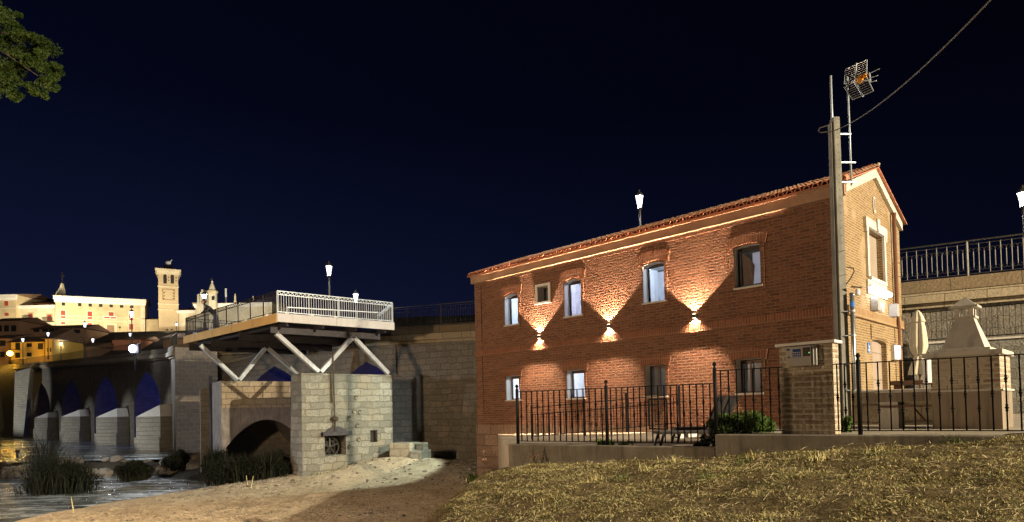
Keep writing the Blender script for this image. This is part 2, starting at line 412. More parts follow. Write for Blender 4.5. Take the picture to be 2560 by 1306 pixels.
t.links.new(ramp(t, foam, [(.45, .07), (.7, .5)]), b.inputs['Roughness'])
bump(t, b, noise(t, 1.2, 5, mp.outputs[0]), 1, .12)
# ---------------------------------------------------------------- wall with openings
def seg_arc(a, b, z1, rise, n=8):
    return [(a+(b-a)*i/n, z1-rise*(2*i/n-1)**2) for i in range(n+1)]
def pointed(a, b, zs, z1, n=9):
    m = (a+b)/2; out = []
    for i in range(n+1):
        t = i/n; out.append((a+(m-a)*t**3.1, zs+(z1-zs)*t))
    return out+[(2*m-p[0], p[1]) for p in reversed(out[:-1])]
def fl(fn): return ((fn(1,0,0)-fn(0,0,0)).cross(Vector((0,0,1)))).dot(fn(0,0,1)-fn(0,0,0)) > 0
def wall(mb, s0, s1, z0, z1, ops, fn, thick=.35, o=0):
    ok = fl(fn)
    def face(p): mb.add(p if ok else list(reversed(p)), [tuple(range(len(p)))])
    S = sorted(set([s0, s1]+[x for q in ops for x in (q['a'], q['b'])])); Z = sorted(set([z0, z1]+[x for q in ops for x in (q['z0'], q['z1'])]))
    for i in range(len(S)-1):
        for j in range(len(Z)-1):
            cs, cz = (S[i]+S[i+1])/2, (Z[j]+Z[j+1])/2
            if any(q['a'] < cs < q['b'] and q['z0'] < cz < q['z1'] for q in ops): continue
            face([fn(S[i],Z[j],o), fn(S[i+1],Z[j],o), fn(S[i+1],Z[j+1],o), fn(S[i],Z[j+1],o)])
    for q in ops:
        c = q['top']; th = q.get('th', thick)
        for i in range(len(c)-1):
            (a, za), (b, zb) = c[i], c[i+1]
            if q['z1']-za > 1e-4 or q['z1']-zb > 1e-4:
                face([fn(a,za,o), fn(b,zb,o), fn(b,q['z1'],o), fn(a,q['z1'],o)])
        loop = [(q['a'], q['z0'])]+c+[(q['b'], q['z0'])]
        if q.get('skip'): continue
        for i in range(len(loop)):
            (a, za), (b, zb) = loop[i], loop[(i+1) % len(loop)]
            if abs(a-b)+abs(za-zb) < 1e-6: continue
            face([fn(a,za,o), fn(a,za,o-th), fn(b,zb,o-th), fn(b,zb,o)])
    return mb
def reveal(q, fn, o, th):
    mb = MB(); loop = [(q['a'], q['z0'])]+q['top']+[(q['b'], q['z0'])]; ok = fl(fn)
    for i in range(len(loop)):
        (a, za), (b, zb) = loop[i], loop[(i+1) % len(loop)]
        p = [fn(a,za,o), fn(a,za,o-th), fn(b,zb,o-th), fn(b,zb,o)]
        mb.add(p if ok else list(reversed(p)), [(0,1,2,3)])
    return mb
def ring(mb, out, inn, fn, o0, o1):   # closed band between two equal-length loops, from depth o0 (back) to o1 (front)
    n = len(out); ok = fl(fn)
    for i in range(n):
        j = (i+1) % n
        for p in ([fn(*out[i],o1), fn(*out[j],o1), fn(*inn[j],o1), fn(*inn[i],o1)],
                  [fn(*out[j],o1), fn(*out[i],o1), fn(*out[i],o0), fn(*out[j],o0)],
                  [fn(*inn[i],o1), fn(*inn[j],o1), fn(*inn[j],o0), fn(*inn[i],o0)]):
            mb.add(p if ok else list(reversed(p)), [(0,1,2,3)])
def fbox(mb, fn, s0, s1, z0, z1, o0, o1):
    p = [fn(s0,z0,o0), fn(s1,z0,o0), fn(s1,z0,o1), fn(s0,z0,o1), fn(s0,z1,o0), fn(s1,z1,o0), fn(s1,z1,o1), fn(s0,z1,o1)]
    if (p[1]-p[0]).cross(p[3]-p[0]).dot(p[4]-p[0]) < 0: p = [p[0],p[3],p[2],p[1],p[4],p[7],p[6],p[5]]
    return mb.hexa(p)
# ---------------------------------------------------------------- the brick house
YAW = .7801; cY, sY = math.cos(YAW), math.sin(YAW)
dL = Vector((-sY, cY, 0)); dR = Vector((cY, sY, 0)); nF = -dR; nG = -dL
H0 = Vector((9.24, 17, 0)); HL, HW = 15.35, 5.62
def fac(s, z, o): return H0+dL*s+nF*o+Vector((0,0,z))
def gab(s, z, o): return H0+dR*s+nG*o+Vector((0,0,z))
def onplane(px, py, d, n, C=H0):
    r = ray(px, py); t = C.dot(n)/r.dot(n); p = r*t-C; return p.dot(d), p.z
def FP(px, py): return onplane(px, py, dL, nF)
def GP(px, py): return onplane(px, py, dR, nG)
def op_from(px0, px1, pt, pb, pf, rise):
    ym = (pt+pb)/2; xm = (px0+px1)/2
    a, b = sorted((pf(px0, ym)[0], pf(px1, ym)[0])); zt = pf(xm, pt)[1]; zb = pf(xm, pb)[1]
    return dict(a=a, b=b, z0=zb, z1=zt, top=seg_arc(a, b, zt, rise) if rise else [(a, zt), (b, zt)], px=(px0, px1))
UP = [op_from(1262,1296,736,812,FP,.10), op_from(1346,1372,716,754,FP,0), op_from(1411,1454,699,790,FP,.10), op_from(1608,1662,656,755,FP,.10), op_from(1837,1902,613,717,FP,.04)]
LO = [op_from(1266,1299,940,1000,FP,0), op_from(1418,1462,925,996,FP,0), op_from(1613,1666,913,990,FP,0), op_from(1841,1905,898,983,FP,0)]
for q in UP+LO: q['skip'] = True
house = thing('brick_house', 'two-storey red brick house with tiled gable roof and lit facade', 'house', H0+dL*7.7+dR*2.8+Vector((0,0,-4.5)))
EZ, PKZ = 6.0, 7.14
zc0, zc1 = 5.645, 5.93
mb = wall(MB(), 0, HL, -4.5, zc1, UP+LO, fac); mb.build('facade_wall', 'facade_brick', house)
GW = [op_from(2168,2206,582,700,GP,0), op_from(2183,2219,851,1040,GP,.07)]
GW[0]['th'] = .16; GW[1]['th'] = .22
mb = wall(MB(), 0, HW, -4.5, EZ-.1, GW, gab)
pk = HW/2
mb.add([gab(0,EZ-.1,0), gab(HW,EZ-.1,0), gab(pk,PKZ-.12,0)], [(0,1,2)])
mb.build('gable_wall', 'gable_brick', house)
mb = MB()
B1, B2, B3 = H0+dL*HL, H0+dL*HL+dR*HW, H0+dR*HW
def q4(m, a, b, z0, z1): m.add([a+Vector((0,0,z0)), b+Vector((0,0,z0)), b+Vector((0,0,z1)), a+Vector((0,0,z1))], [(0,1,2,3)])
q4(mb, B2, B1, -4.5, zc1); q4(mb, B3, B2, -4.5, zc1)
mb.add([B2+Vector((0,0,zc1)), B1+Vector((0,0,zc1)), (B1+B2)/2+Vector((0,0,PKZ-.12))], [(0,1,2)])
mb.build('rear_wall', 'facade_brick', house)
# plinth, belt, corner strips, cornice
mb = MB(); mb.bev = 0
fbox(mb, fac, -.06, HL+.05, -4.6, -.673, -.05, .055)
mb.build('stone_plinth', 'plinth_stone', house)
mb = MB(); fbox(mb, fac, .003, HL+.03, 2.36, 2.63, .001, .075); mb.build('soldier_course', 'soldier_brick', house)
mb = MB(); fbox(mb, gab, -.075, HW+.03, 2.36, 2.63, .001, .075); mb.build('gable_course', 'gable_soldier', house)
mb = MB()
for a, b in ((0, .42), (HL-.42, HL)):
    fbox(mb, fac, a, b, 2.632, zc0, .001, .035); fbox(mb, fac, a, b, -.67, 2.358, .001, .035)
fbox(mb, fac, .42, HL-.42, zc0-.13, zc0-.002, .001, .045)
mb.build('brick_quoin', 'facade_brick', house)
mb = MB(); fbox(mb, fac, -.08, HL+.1, zc0, zc1, -.02, .16); fbox(mb, fac, -.1, HL+.12, zc1+.001, zc1+.05, -.02, .21)
mb.build('eaves_cornice', 'cornice_plaster', house)
# gable cornice boards
def rake(mb, s0, z0, s1, z1, h, o0, o1, fn=gab):
    p = [fn(s0,z0-h,o0), fn(s1,z1-h,o0), fn(s1,z1-h,o1), fn(s0,z0-h,o1), fn(s0,z0,o0), fn(s1,z1,o0), fn(s1,z1,o1), fn(s0,z0,o1)]
    if (p[1]-p[0]).cross(p[3]-p[0]).dot(p[4]-p[0]) < 0: p = [p[0],p[3],p[2],p[1],p[4],p[7],p[6],p[5]]
    mb.hexa(p)
mb = MB(); rake(mb, -.05, EZ-.02, pk, PKZ-.05, .26, .002, .10); rake(mb, pk, PKZ-.05, HW+.05, EZ-.02, .26, .002, .10)
mb.build('gable_cornice', 'render_cream', house)
# roof: rows of barrel tiles as real relief
def roof_slope(front):
    mb = MB(); ov = .30; L = HL+.36; run = pk+ov
    z_e = EZ-.0; slope = (PKZ-z_e)/(pk+ov); n_t = 66; rows = 10; sub = 8
    base = H0 + (dR*(-ov) if front else dR*(HW+ov)) - dL*.18
    acr = dR if front else -dR
    X = []; 
    for i in range(n_t*sub+1): X.append(i/(n_t*sub)*L)
    Yv = []
    for r_ in range(rows):
        Yv += [(r_/rows, 0.045), ((r_+.5)/rows, .028), ((r_+.999)/rows, .008)]
    g = []
    jit = rng.normal(0, .006, (len(Yv)//3+1, n_t+1))
    for yi, (fy, ht) in enumerate(Yv):
        for i, x in enumerate(X):
            ph = (i/sub) % 1; ti = min(int(i/sub), n_t)
            hgt = .085*math.sin(math.pi*ph*1.6) if ph < .62 else -.02
            p = base+dL*x+acr*(fy*run+jit[yi//3, ti])+Vector((0,0,z_e+slope*fy*run+hgt+ht+jit[yi//3, ti]*.6))
            g.append(p)
    n = len(X); fs = []
    for j in range(len(Yv)-1):
        for i in range(n-1):
            a = j*n+i; fs.append((a+1, a, a+n, a+n+1) if not front else (a, a+1, a+n+1, a+n)[::-1])
    mb.add(g, fs); mb.smooth = False
    # boarding under the tiles
    a, b = base+Vector((0,0,z_e-.045)), base+dL*L+Vector((0,0,z_e-.045)); up = acr*run+Vector((0,0,slope*run))
    return mb, (a, b, up)
for fr in (True, False):
    mb, (a, b, up) = roof_slope(fr); rf = mb.build('roof', 'roof_tile', house)
    bd = MB(); bd.box(a, b-a, up, Vector((0,0,.03))); bd.build('roof_boarding', 'eave_tile', rf)
# open tile mouths along the eaves, each a half ring
mb = MB(); n_t = 66; L = HL+.36
for i in range(n_t):
    c0 = H0-dR*.33-dL*.18+dL*((i+.31)/n_t*L)+Vector((0,0,EZ-.005))
    o_, i_ = [], []
    for k in range(7):
        th = math.pi*k/6
        o_.append(c0+dL*(-.098*math.cos(th))+Vector((0,0,.125*math.sin(th)-.02))); i_.append(c0+dL*(-.07*math.cos(th))+Vector((0,0,.09*math.sin(th)-.02)))
    for k in range(6):
        mb.prism([o_[k], o_[k+1], i_[k+1], i_[k]], dR*.22+Vector((0,0,.10)))
mb.build('eaves_tile', 'eave_tile', house)
mb = MB()
ridge = H0+dR*pk+Vector((0,0,PKZ+.0))
for i in range(40):
    a = ridge-dL*.18+dL*(i*L/40)
    o_ = [a+dR*(.12*math.cos(math.pi*k/6))+Vector((0,0,.08*math.sin(math.pi*k/6)+.01)) for k in range(7)]
    mb.prism(o_, dL*(L/40-.015)+Vector((0,0,-.02)))
mb.build('ridge_tile', 'roof_tile', house)
mb = MB()
for i in range(40):
    a = ridge-dL*.18+dL*((i+.03)*L/40)+Vector((0,0,.075)); mb.sphere(a, .055, 6, 4, (1,1,.8))
mb.build('ridge_mortar', 'pale_mortar', house)
# verge tiles along the gable
mb = MB()
ve = gab(-.32, EZ, 0); vp = gab(pk, PKZ+.03, 0); vr = gab(HW+.32, EZ, 0)
for A_, B_ in ((ve, vp), (vr, vp)):
    n = 13
    for i in range(n):
        a = A_.lerp(B_, i/n); b = A_.lerp(B_, (i+1.12)/n if i < n-1 else 1); c = nG*.05
        mb.tube([a+c+Vector((0,0,.055)), b+c+Vector((0,0,.025))], [.06, .05], 8)
mb.build('verge_tile', 'eave_tile', house)
# windows of the facade
def window(q, fn, mat_room, frame='dark_frame', deep=.32, surround=True, arch=.34, split=False, sill=True, reveal_mat='white_plaster', strip=.12, strip_low=-.12):
    a, b, z0, z1 = q['a'], q['b'], q['z0'], q['z1']
    t = .055; bt = seg_arc(a, b, z1, .0)
    mb = MB()
    zt = z1+.02
    for s0_, s1_, y0, y1 in ((a-.01, a+t, z0, zt), (b-t, b+.01, z0, zt), (a+t, b-t, z0, z0+t), (a+t, b-t, z1-t-.06, zt)):
        fbox(mb, fn, s0_, s1_, y0, y1, -deep-.05, -deep)
    fr = mb.build('window', frame, house)
    mb = MB(); fbox(mb, fn, a+t-.01, b-t+.01, z0+t-.01, z1-t-.05, -deep-.035, -deep-.02); mb.build('pane', mat_room, fr)
    mb = MB(); mb2 = reveal(q, fn, 0, deep+.06); mb2.build('reveal', reveal_mat, fr)
    if sill:
        mb = MB(); fbox(mb, fn, a-.05, b+.05, z0-.055, z0+.004, -deep+.01, .05); mb.build('sill', 'white_stone', fr)
    if surround:
        mb = MB(); w_ = strip
        for u0, u1 in ((a-w_, a-.001), (b+.001, b+w_)):
            mb = MB(); fbox(mb, fn, u0, u1, z0+strip_low, z1-.05, .001, .04); mb.build('brick_jamb', 'facade_brick', fr)
        mb = MB(); m_ = (a+b)/2; hw = (b-a)/2+w_+.05; n = 8; rise = .10
        inn = [(m_-hw+2*hw*i/n, z1+.0+ (rise*(1-(2*i/n-1)**2)) -.045) for i in range(n+1)]
        out = [(m_+(s_-m_)*1.12, z_+arch) for s_, z_ in inn]
        for i in range(n):
            p = [fn(*inn[i],.001), fn(*inn[i+1],.001), fn(*out[i+1],.001), fn(*out[i],.001)]
            mb.prism(p, nF*.055)
        mb.build('brick_arch', 'soldier_brick', fr)
    return fr
def lit_room(q, power, col=(.74, .84, 1), depth=2.0):
    a, b, z0, z1 = q['a'], q['b'], q['z0'], q['z1']; f0 = -.40; s0_, s1_ = a-.35, b+.9; y0, y1 = z0-.7, z1+.28
    r = MB(); c = fac
    def face(p): r.add(p, [(0,1,2,3)])
    face([c(s0_,y0,f0-depth), c(s1_,y0,f0-depth), c(s1_,y1,f0-depth), c(s0_,y1,f0-depth)])
    for s_ in (s0_, s1_): face([c(s_,y0,f0-depth), c(s_,y1,f0-depth), c(s_,y1,f0), c(s_,y0,f0)])
    for y_ in (y0, y1): face([c(s0_,y_,f0-depth), c(s1_,y_,f0-depth), c(s1_,y_,f0), c(s0_,y_,f0)])
    r.build('lit_interior', 'room_white', house)
    m_ = (a+b)/2
    r = MB(); fbox(r, fac, m_+.02, m_+.05, y0, y1-.02, f0-depth+.002, f0-depth+.03); fbox(r, fac, s0_+.02, s1_-.02, y1-.07, y1-.01, f0-depth+.002, f0-depth+.03); r.build('interior_trim', 'sling_grey' , house)
    light('POINT', 'room_light', fac(m_-.15, y1-.22, f0-depth*.5), power, col, .12)
wn = []
wn.append(window(UP[0], fac, 'window_glass')); wn.append(window(UP[2], fac, 'window_glass')); wn.append(window(UP[3], fac, 'window_glass'))
lit_room(UP[0], 115); lit_room(UP[2], 110, (.80,.80,1)); lit_room(UP[3], 125); lit_room(LO[0], 110, (.9,.94,1)); lit_room(LO[1], 110, (.9,.94,1))
for f_, l_ in zip(wn, ('tall window with pale blue light, farthest left upstairs', 'tall window with lilac light, right of the small square window', 'large window with bright blue light above the middle wall lamp')): plabel(f_, l_)
sm = window(UP[1], fac, 'room_dark', deep=.36, surround=False, sill=False); plabel(sm, 'small square window in a pale stone frame')
q = UP[1]; mb = MB()
fbox(mb, fac, q['a']-.13, q['a']-.001, q['z0']-.02, q['z1']+.1, .001, .06); fbox(mb, fac, q['b']+.001, q['b']+.13, q['z0']-.02, q['z1']+.1, .001, .06)
fbox(mb, fac, q['a'], q['b'], q['z1'], q['z1']+.1, .001, .06); fbox(mb, fac, q['a']-.15, q['b']+.15, q['z0']-.1, q['z0']-.02, .001, .09)
mb.build('stone_frame', 'white_plaster', sm)
wo_ = window(UP[4], fac, 'room_dark', deep=.22, arch=.30); plabel(wo_, 'large dark window with its sash tilted open')
q = UP[4]; mb = MB()
fbox(mb, fac, q['a']+.07, q['a']+(q['b']-q['a'])*.42, q['z0']+.10, q['z1']-.22, -.232, -.222)
mb.build('lit_room', 'room_dim', wo_)
mb = MB()   # tilted sash seen from below
ln_ = q['b']-q['a']; s0_, s1_ = q['a']+ln_*.30, q['b']-.09
mb.prism([fac(s1_,q['z0']+.1,-.20), fac(s0_+.08,q['z0']+.1,-.20), fac(s0_,q['z1']-.62,-.14), fac(s0_+.10,q['z1']-.44,-.11), fac(s1_-.12,q['z1']-.20,-.10)], nF*.03)
mb.build('tilted_sash', 'brown_frame', wo_)
mb = MB(); mb.bar(fac(s1_+.02,q['z1']-.16,-.09), fac(q['a']+.05,q['z1']-.16,-.09), .03, .03); mb.bar(fac(s1_-.06,q['z0']+.1,-.15), fac(s1_-.1,q['z1']-.18,-.08), .035, .035); mb.build('sash_rail', 'dark_frame', wo_)
rooms = ['window_glass', 'window_glass', 'room_dark', 'room_dark']
for q, rm, l_ in zip(LO, rooms, ('lit ground floor window nearest the river', 'lit ground floor window behind the black railing', 'dark ground floor window in the middle', 'dark ground floor window beside the meter pillar')):
    plabel(window(q, fac, rm, frame='brown_frame', deep=.32, arch=.30, strip=.10, strip_low=.42 if q['a'] < 15 else 0), l_)
# dark glass division in the two unlit lower windows
for q in LO[2:]:
    mb = MB(); m_ = (q['a']+q['b'])/2; fbox(mb, fac, m_+.02, m_+.07, q['z0']+.04, q['z1']-.06, -.262, -.245); mb.build('mullion', 'brown_frame', house)
# gable features
q = GW[0]
gwf = MB(); fbox(gwf, gab, q['a'], q['b'], q['z0'], q['z1'], -.17, -.158); gw = gwf.build('blind_window', 'blind_grey', house)
mb = MB(); w_ = .16
fbox(mb, gab, q['a']-w_, q['a']-.001, q['z0'], q['z1'], .001, .07); fbox(mb, gab, q['b']+.001, q['b']+w_, q['z0'], q['z1'], .001, .07)
fbox(mb, gab, q['a']-w_-.12, q['b']+w_+.12, q['z1']+.001, q['z1']+.26, .001, .09)
fbox(mb, gab, q['a']-w_-.10, q['a']-w_+.06, q['z1']-.16, q['z1'], .002, .088); fbox(mb, gab, q['b']+w_-.06, q['b']+w_+.10, q['z1']-.16, q['z1'], .002, .088)
m_ = (q['a']+q['b'])/2
mb.prism([gab(m_-.08,q['z1']+.01,.091), gab(m_+.08,q['z1']+.01,.091), gab(m_+.13,q['z1']+.36,.091), gab(m_-.13,q['z1']+.36,.091)], nG*.05)
fbox(mb, gab, q['a']-.02, q['b']+.02, q['z0']-.09, q['z0'], -.15, .11)
fbox(mb, gab, q['a']-w_-.03, q['b']+w_+.03, q['z0']-.5, q['z0']-.091, .001, .05)
mb.build('stone_surround', 'white_stone', gw)
s_, z_ = GP(2183, 513); mb = MB()
mb.prism([gab(s_+.13*math.cos(t_), z_+.26*math.sin(t_), .001) for t_ in [2*math.pi*k/16 for k in range(16)]], nG*.04); mb.build('oval_plaque', 'white_stone', house)
mb = MB(); mb.prism([gab(s_+.085*math.cos(t_), z_+.19*math.sin(t_), .042) for t_ in [2*math.pi*k/16 for k in range(16)]], nG*.008); mb.build('oval_relief', 'render_brown', house)
q = GW[1]; mb = MB(); fbox(mb, gab, q['a']-.01, q['b']+.01, -.5, q['z1']+.02, -.2, -.15); dr = mb.build('door', 'door_taupe', house)
mb = MB(); fbox(mb, gab, q['a']+.03, q['b']-.03, .62, .66, -.15, -.14); fbox(mb, gab, q['a']+.03, q['b']-.03, 1.45, 1.48, -.15, -.14); mb.build('door_batten', 'render_brown', dr)
mb = MB(); mb.tube([gab(q['a']+.1,.35,-.14), gab(q['a']+.1,.35,-.08), gab(q['a']+.2,.35,-.08)], .012); mb.build('handle', 'galvanised', dr)
# brick arch over the door
mb = MB(); m_ = (q['a']+q['b'])/2; n = 8; hw = (q['b']-q['a'])/2+.1
inn = [(m_-hw+2*hw*i/n, q['z1']-.03+.06*(1-(2*i/n-1)**2)) for i in range(n+1)]
for i in range(n): mb.prism([gab(*inn[i],.001), gab(*inn[i+1],.001), gab(inn[i+1][0],inn[i+1][1]+.45,.001), gab(inn[i][0],inn[i][1]+.45,.001)], nG*.03)
mb.build('door_arch', 'gable_brick', house)
s_, z_ = GP(2228, 560); s2, z2 = GP(2236, 790)
mb = MB(); mb.tube([gab(4.62,EZ+.1,.12), gab(4.62,EZ-.25,.1), gab(4.62,2.7,.1)], .06, 8); dp = mb.build('downpipe', 'brown_pipe', house)
mb = MB(); mb.tube([gab(4.62,2.95,.1), gab(4.62,2.35,.14), gab(4.62,-.5,.14)], .045, 8); mb.build('downpipe_foot', 'brown_pipe', house)
mb = MB()
for z_ in (4.05, 4.5): mb.tube([gab(4.62,z_,.06), gab(5.1,z_,.16)], .012, 5)
mb.tube([gab(5.1,4.05,.16), gab(5.1,4.5,.16)], .012, 5); mb.build('wall_bracket', 'rust_iron', house)
# stones left bare at the foot of the gable
mb = MB()
for k in range(26):
    s_ = rng.uniform(.25, 4.9); z_ = -.45+abs(rng.normal(0, .35)); r_ = rng.uniform(.1, .2)
    if GW[1]['a']-.1 < s_ < GW[1]['b']+.05: continue
    mb.sphere(gab(s_, z_, -.03), r_, 7, 5, (1, 1, .8))
mb.build('bare_stones', 'white_plaster', house)
def tagged(mb, name, mat, label, cat, group=None, **k): return tag(mb.build(name, mat, **k), label, cat, group)
# tube light, sign letters, plate, wall lamp
a = gab(GP(2167,722)[0], GP(2190,724)[1]-.02, .14); s0_ = GP(2167,722)[0]; s1_ = GP(2212,736)[0]; zt = GP(2190,728)[1]
tl = thing('tube_light', 'bright white tube light under the blind gable window', 'lamp', gab((s0_+s1_)/2, zt, .1))
mb = MB(); fbox(mb, gab, s0_, s1_, zt+.02, zt+.07, .002, .14); mb.build('housing', 'white_paint', tl)
mb = MB(); mb.tube([gab(s0_+.01,zt-.04,.15), gab(s1_-.01,zt-.04,.15)], .07, 10); mb.build('tube', 'tube_white', tl)
lo = light('AREA', 'tube_glow', gab((s0_+s1_)/2, zt-.14, .20) , 12, (1,.95,.86), aim=gab((s0_+s1_)/2, zt-1.5, -.15), size=((s1_-s0_), .08))
sgn = thing('wall_sign', 'white block letters and boxes on the gable ledge', 'sign', gab((s0_+s1_)/2, 2.64, .05))
sa, sb = GP(2176,770)[0], GP(2228,784)[0]
mb = MB(); fbox(mb, gab, sa-.03, sa+.25, 2.66, 3.10, .01, .22); mb.bev = .01; mb.build('left_box', 'box_grey', sgn)
mb = MB(); fbox(mb, gab, sb-.28, sb-.02, 2.66, 3.06, .01, .24); mb.bev = .01; mb.build('right_box', 'box_grey', sgn)
def letters(txt, s, z, h, o, mat, parent, fn=gab, d=dR, depth=.03, name='letter'):
    cu = bpy.data.curves.new('t', 'FONT'); cu.body = txt; cu.size = h*1.4; cu.extrude = depth/2; cu.align_x = 'CENTER'
    ob = bpy.data.objects.new('t', cu); dg = bpy.context.evaluated_depsgraph_get()
    COL.objects.link(ob); me = bpy.data.meshes.new_from_object(ob.evaluated_get(bpy.context.evaluated_depsgraph_get()))
    mb = MB(); C_ = fn(s, z, o); nn = fn(0,0,1)-fn(0,0,0)
    mb.add([C_+d*v.co.x+Vector((0,0,v.co.y))+nn*v.co.z for v in me.vertices], [tuple(p.vertices) for p in me.polygons])
    bpy.data.objects.remove(ob); bpy.data.meshes.remove(me); bpy.data.curves.remove(cu)
    return mb.build(name, mat, parent)
letters('O', sa+.42, 2.70, .26, .10, 'white_paint', sgn); letters('W', sa+.68, 2.70, .26, .10, 'white_paint', sgn); letters('E', sa+.92, 2.70, .26, .10, 'white_paint', sgn)
letters('R', sa+.36, 3.12, .28, .06, 'white_paint', sgn)
s_, z_ = GP(2171, 870); pl = thing('number_plate', 'small blue enamel plate beside the door', 'plate', gab(s_, z_-.15, .01))
mb = MB(); fbox(mb, gab, s_-.11, s_+.11, z_-.15, z_+.15, .002, .02); mb.build('plate', 'plate_blue', pl)
mb = MB(); fbox(mb, gab, s_-.07, s_+.07, z_-.10, z_-.03, .0205, .023); fbox(mb, gab, s_-.06, s_-.03, z_+.0, z_+.1, .0205, .023); fbox(mb, gab, s_-.01, s_+.06, z_+.0, z_+.06, .0205, .023); mb.build('white_mark', 'white_paint', pl)
s_, z_ = GP(2231, 882); wl = thing('wall_lamp', 'lit square bulkhead lamp beside the door', 'lamp', gab(s_, z_-.2, .01))
mb = MB(); fbox(mb, gab, s_-.15, s_+.15, z_-.22, z_+.22, .1, .2); mb.bev = .02; mb.build('diffuser', 'wall_light_glass', wl)
mb = MB(); fbox(mb, gab, s_-.16, s_+.16, z_-.24, z_+.24, .15*0+.001, .1)
for k in range(4): zz = z_-.15+k*.1; fbox(mb, gab, s_-.16, s_+.16, zz, zz+.015, .2, .212)
mb.build('cage', 'galvanised', wl)
light('POINT', 'wall_lamp_glow', gab(s_, z_, .4), 10, (1,.9,.75), .1)
# facade up-and-down lamps
for k, ((px, py), l_) in enumerate(zip(((1350,843),(1524,816),(1738,791)), ('small up-and-down wall lamp nearest the river end', 'small up-and-down wall lamp in the middle of the facade', 'small up-and-down wall lamp nearest the pole'))):
    s_, z_ = FP(px, py)
    fl_ = thing('facade_lamp', l_, 'lamp', fac(s_, z_, .08), 'up-and-down lamps on the facade')
    mb = MB(); fbox(mb, fac, s_-.055, s_+.055, z_-.06, z_+.06, .002, .10); mb.bev = .008; mb.build('housing', 'dark_frame', fl_)
    mb = MB(); fbox(mb, fac, s_-.04, s_+.04, z_+.061, z_+.066, .03, .095); mb.build('upper_lens', 'facade_lens', fl_)
    mb = MB(); fbox(mb, fac, s_-.04, s_+.04, z_-.066, z_-.061, .03, .095); mb.build('lower_lens', 'facade_lens', fl_)
    up = fac(s_, z_+.075, .125); dn = fac(s_, z_-.075, .125)
    light('SPOT', 'up_beam', up, 760, FAC, .02, aim=fac(s_, z_+2, .125), size=R(99), blend=.16, falloff='Linear')
    light('SPOT', 'ledge_beam', dn, 60, FAC, .015, aim=fac(s_, z_-2, .125), size=R(114), blend=.05)
    light('SPOT', 'down_beam', dn, 900, FAC, .02, aim=fac(s_, z_-2, -1.15), size=R(104), blend=.6, falloff='Linear')
# ---------------------------------------------------------------- ground, bank, patio
def lerpf(x, pts):
    if x <= pts[0][0]: return pts[0][1]
    for (a, b), (c, d) in zip(pts, pts[1:]):
        if x <= c: return b+(d-b)*(x-a)/(c-a)
    return pts[-1][1]
def sstep(a, b, x):
    t = min(1, max(0, (x-a)/(b-a))); return t*t*(3-2*t)
SHORE = [(5,-15.5),(15,-16.4),(22,-17.6),(26,-16.9),(30,-14.9),(33,-15.2),(36,-19),(39,-22),(44,-26),(50,-30)]
def hn(x, y, s=1.0):
    return (math.sin(x*1.7*s+y*.9)+math.sin(y*2.3*s-x*.7+1)+math.sin(x*3.9*s+2)*math.sin(y*3.1*s+1.3))/3
def ground_h(x, y):
    d = x-lerpf(y, SHORE)
    z = -4.6+1.15*sstep(-2.5, .6, d)+.02*max(0, min(d, 10))
    z += .55*sstep(27.0, 31.5, y)*sstep(-1, 5, d)
    z += .45*math.exp(-(((x+6)/2.6)**2+((y-31.5)/2.0)**2))
    # rocky sill of the old weir
    w_ = math.exp(-((y-40.3+.08*(x+28))/1.5)**2)*sstep(-60, -44, x)
    if d < 3: z = max(z, -4.6+1.75*w_+.25*hn(x, y, 1.5)*w_) if y > 34 else z
    z += .035*hn(x, y, 1.1)
    if d > 0 and y < 34: z += .035*sstep(0, .8, d)*(math.sin(x*9.1+2*math.sin(y*2.7))*math.sin(y*12.3+2.2*math.sin(x*3.1))*.6+float(rng.normal(0, .35)))
    z += 14.5*sstep(97, 109, y)+9.8*sstep(112, 143, y)
    if y < 14: z = min(z, -3.6+.0*x)
    return z
def grid(xs, ys, fn):
    mb = MB(); n = len(xs)
    mb.v = [Vector((x, y, fn(x, y))) for y in ys for x in xs]
    mb.f = [(j*n+i, j*n+i+1, (j+1)*n+i+1, (j+1)*n+i) for j in range(len(ys)-1) for i in range(n-1)]
    mb.smooth = True; return mb
xs = sorted(set([-600,-400,-280]+list(range(-200,-40,5))+list(np.arange(-40,-24,.6))+list(np.arange(-24,-19,.32))+list(np.arange(-19,.6,.10))+list(np.arange(.7,4,.32))+list(range(4,30,3))+[40,60,100,160,260,400,600]))
ys = sorted(set([-80,-40,-20,-8,0,6,10]+list(np.arange(13,16,.32))+list(np.arange(16,29.5,.10))+list(np.arange(29.6,45,.32))+list(np.arange(45,64,1.2))+list(range(64,160,3))+[170,200,260,340,500,800]))
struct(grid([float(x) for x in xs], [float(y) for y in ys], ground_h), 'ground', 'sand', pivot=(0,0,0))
mb = grid([float(x) for x in np.arange(-75,-6,1.5)], [float(y) for y in np.arange(4,41.5,1.5)], lambda x, y: -3.62)
struct(mb, 'water', 'water', pivot=(-40,20,-3.62))
mb = grid([float(x) for x in np.arange(-220,0,6)], [float(y) for y in np.arange(40.4,125,4)], lambda x, y: -2.74)
struct(mb, 'river', 'still_water', pivot=(-100,80,-2.74))
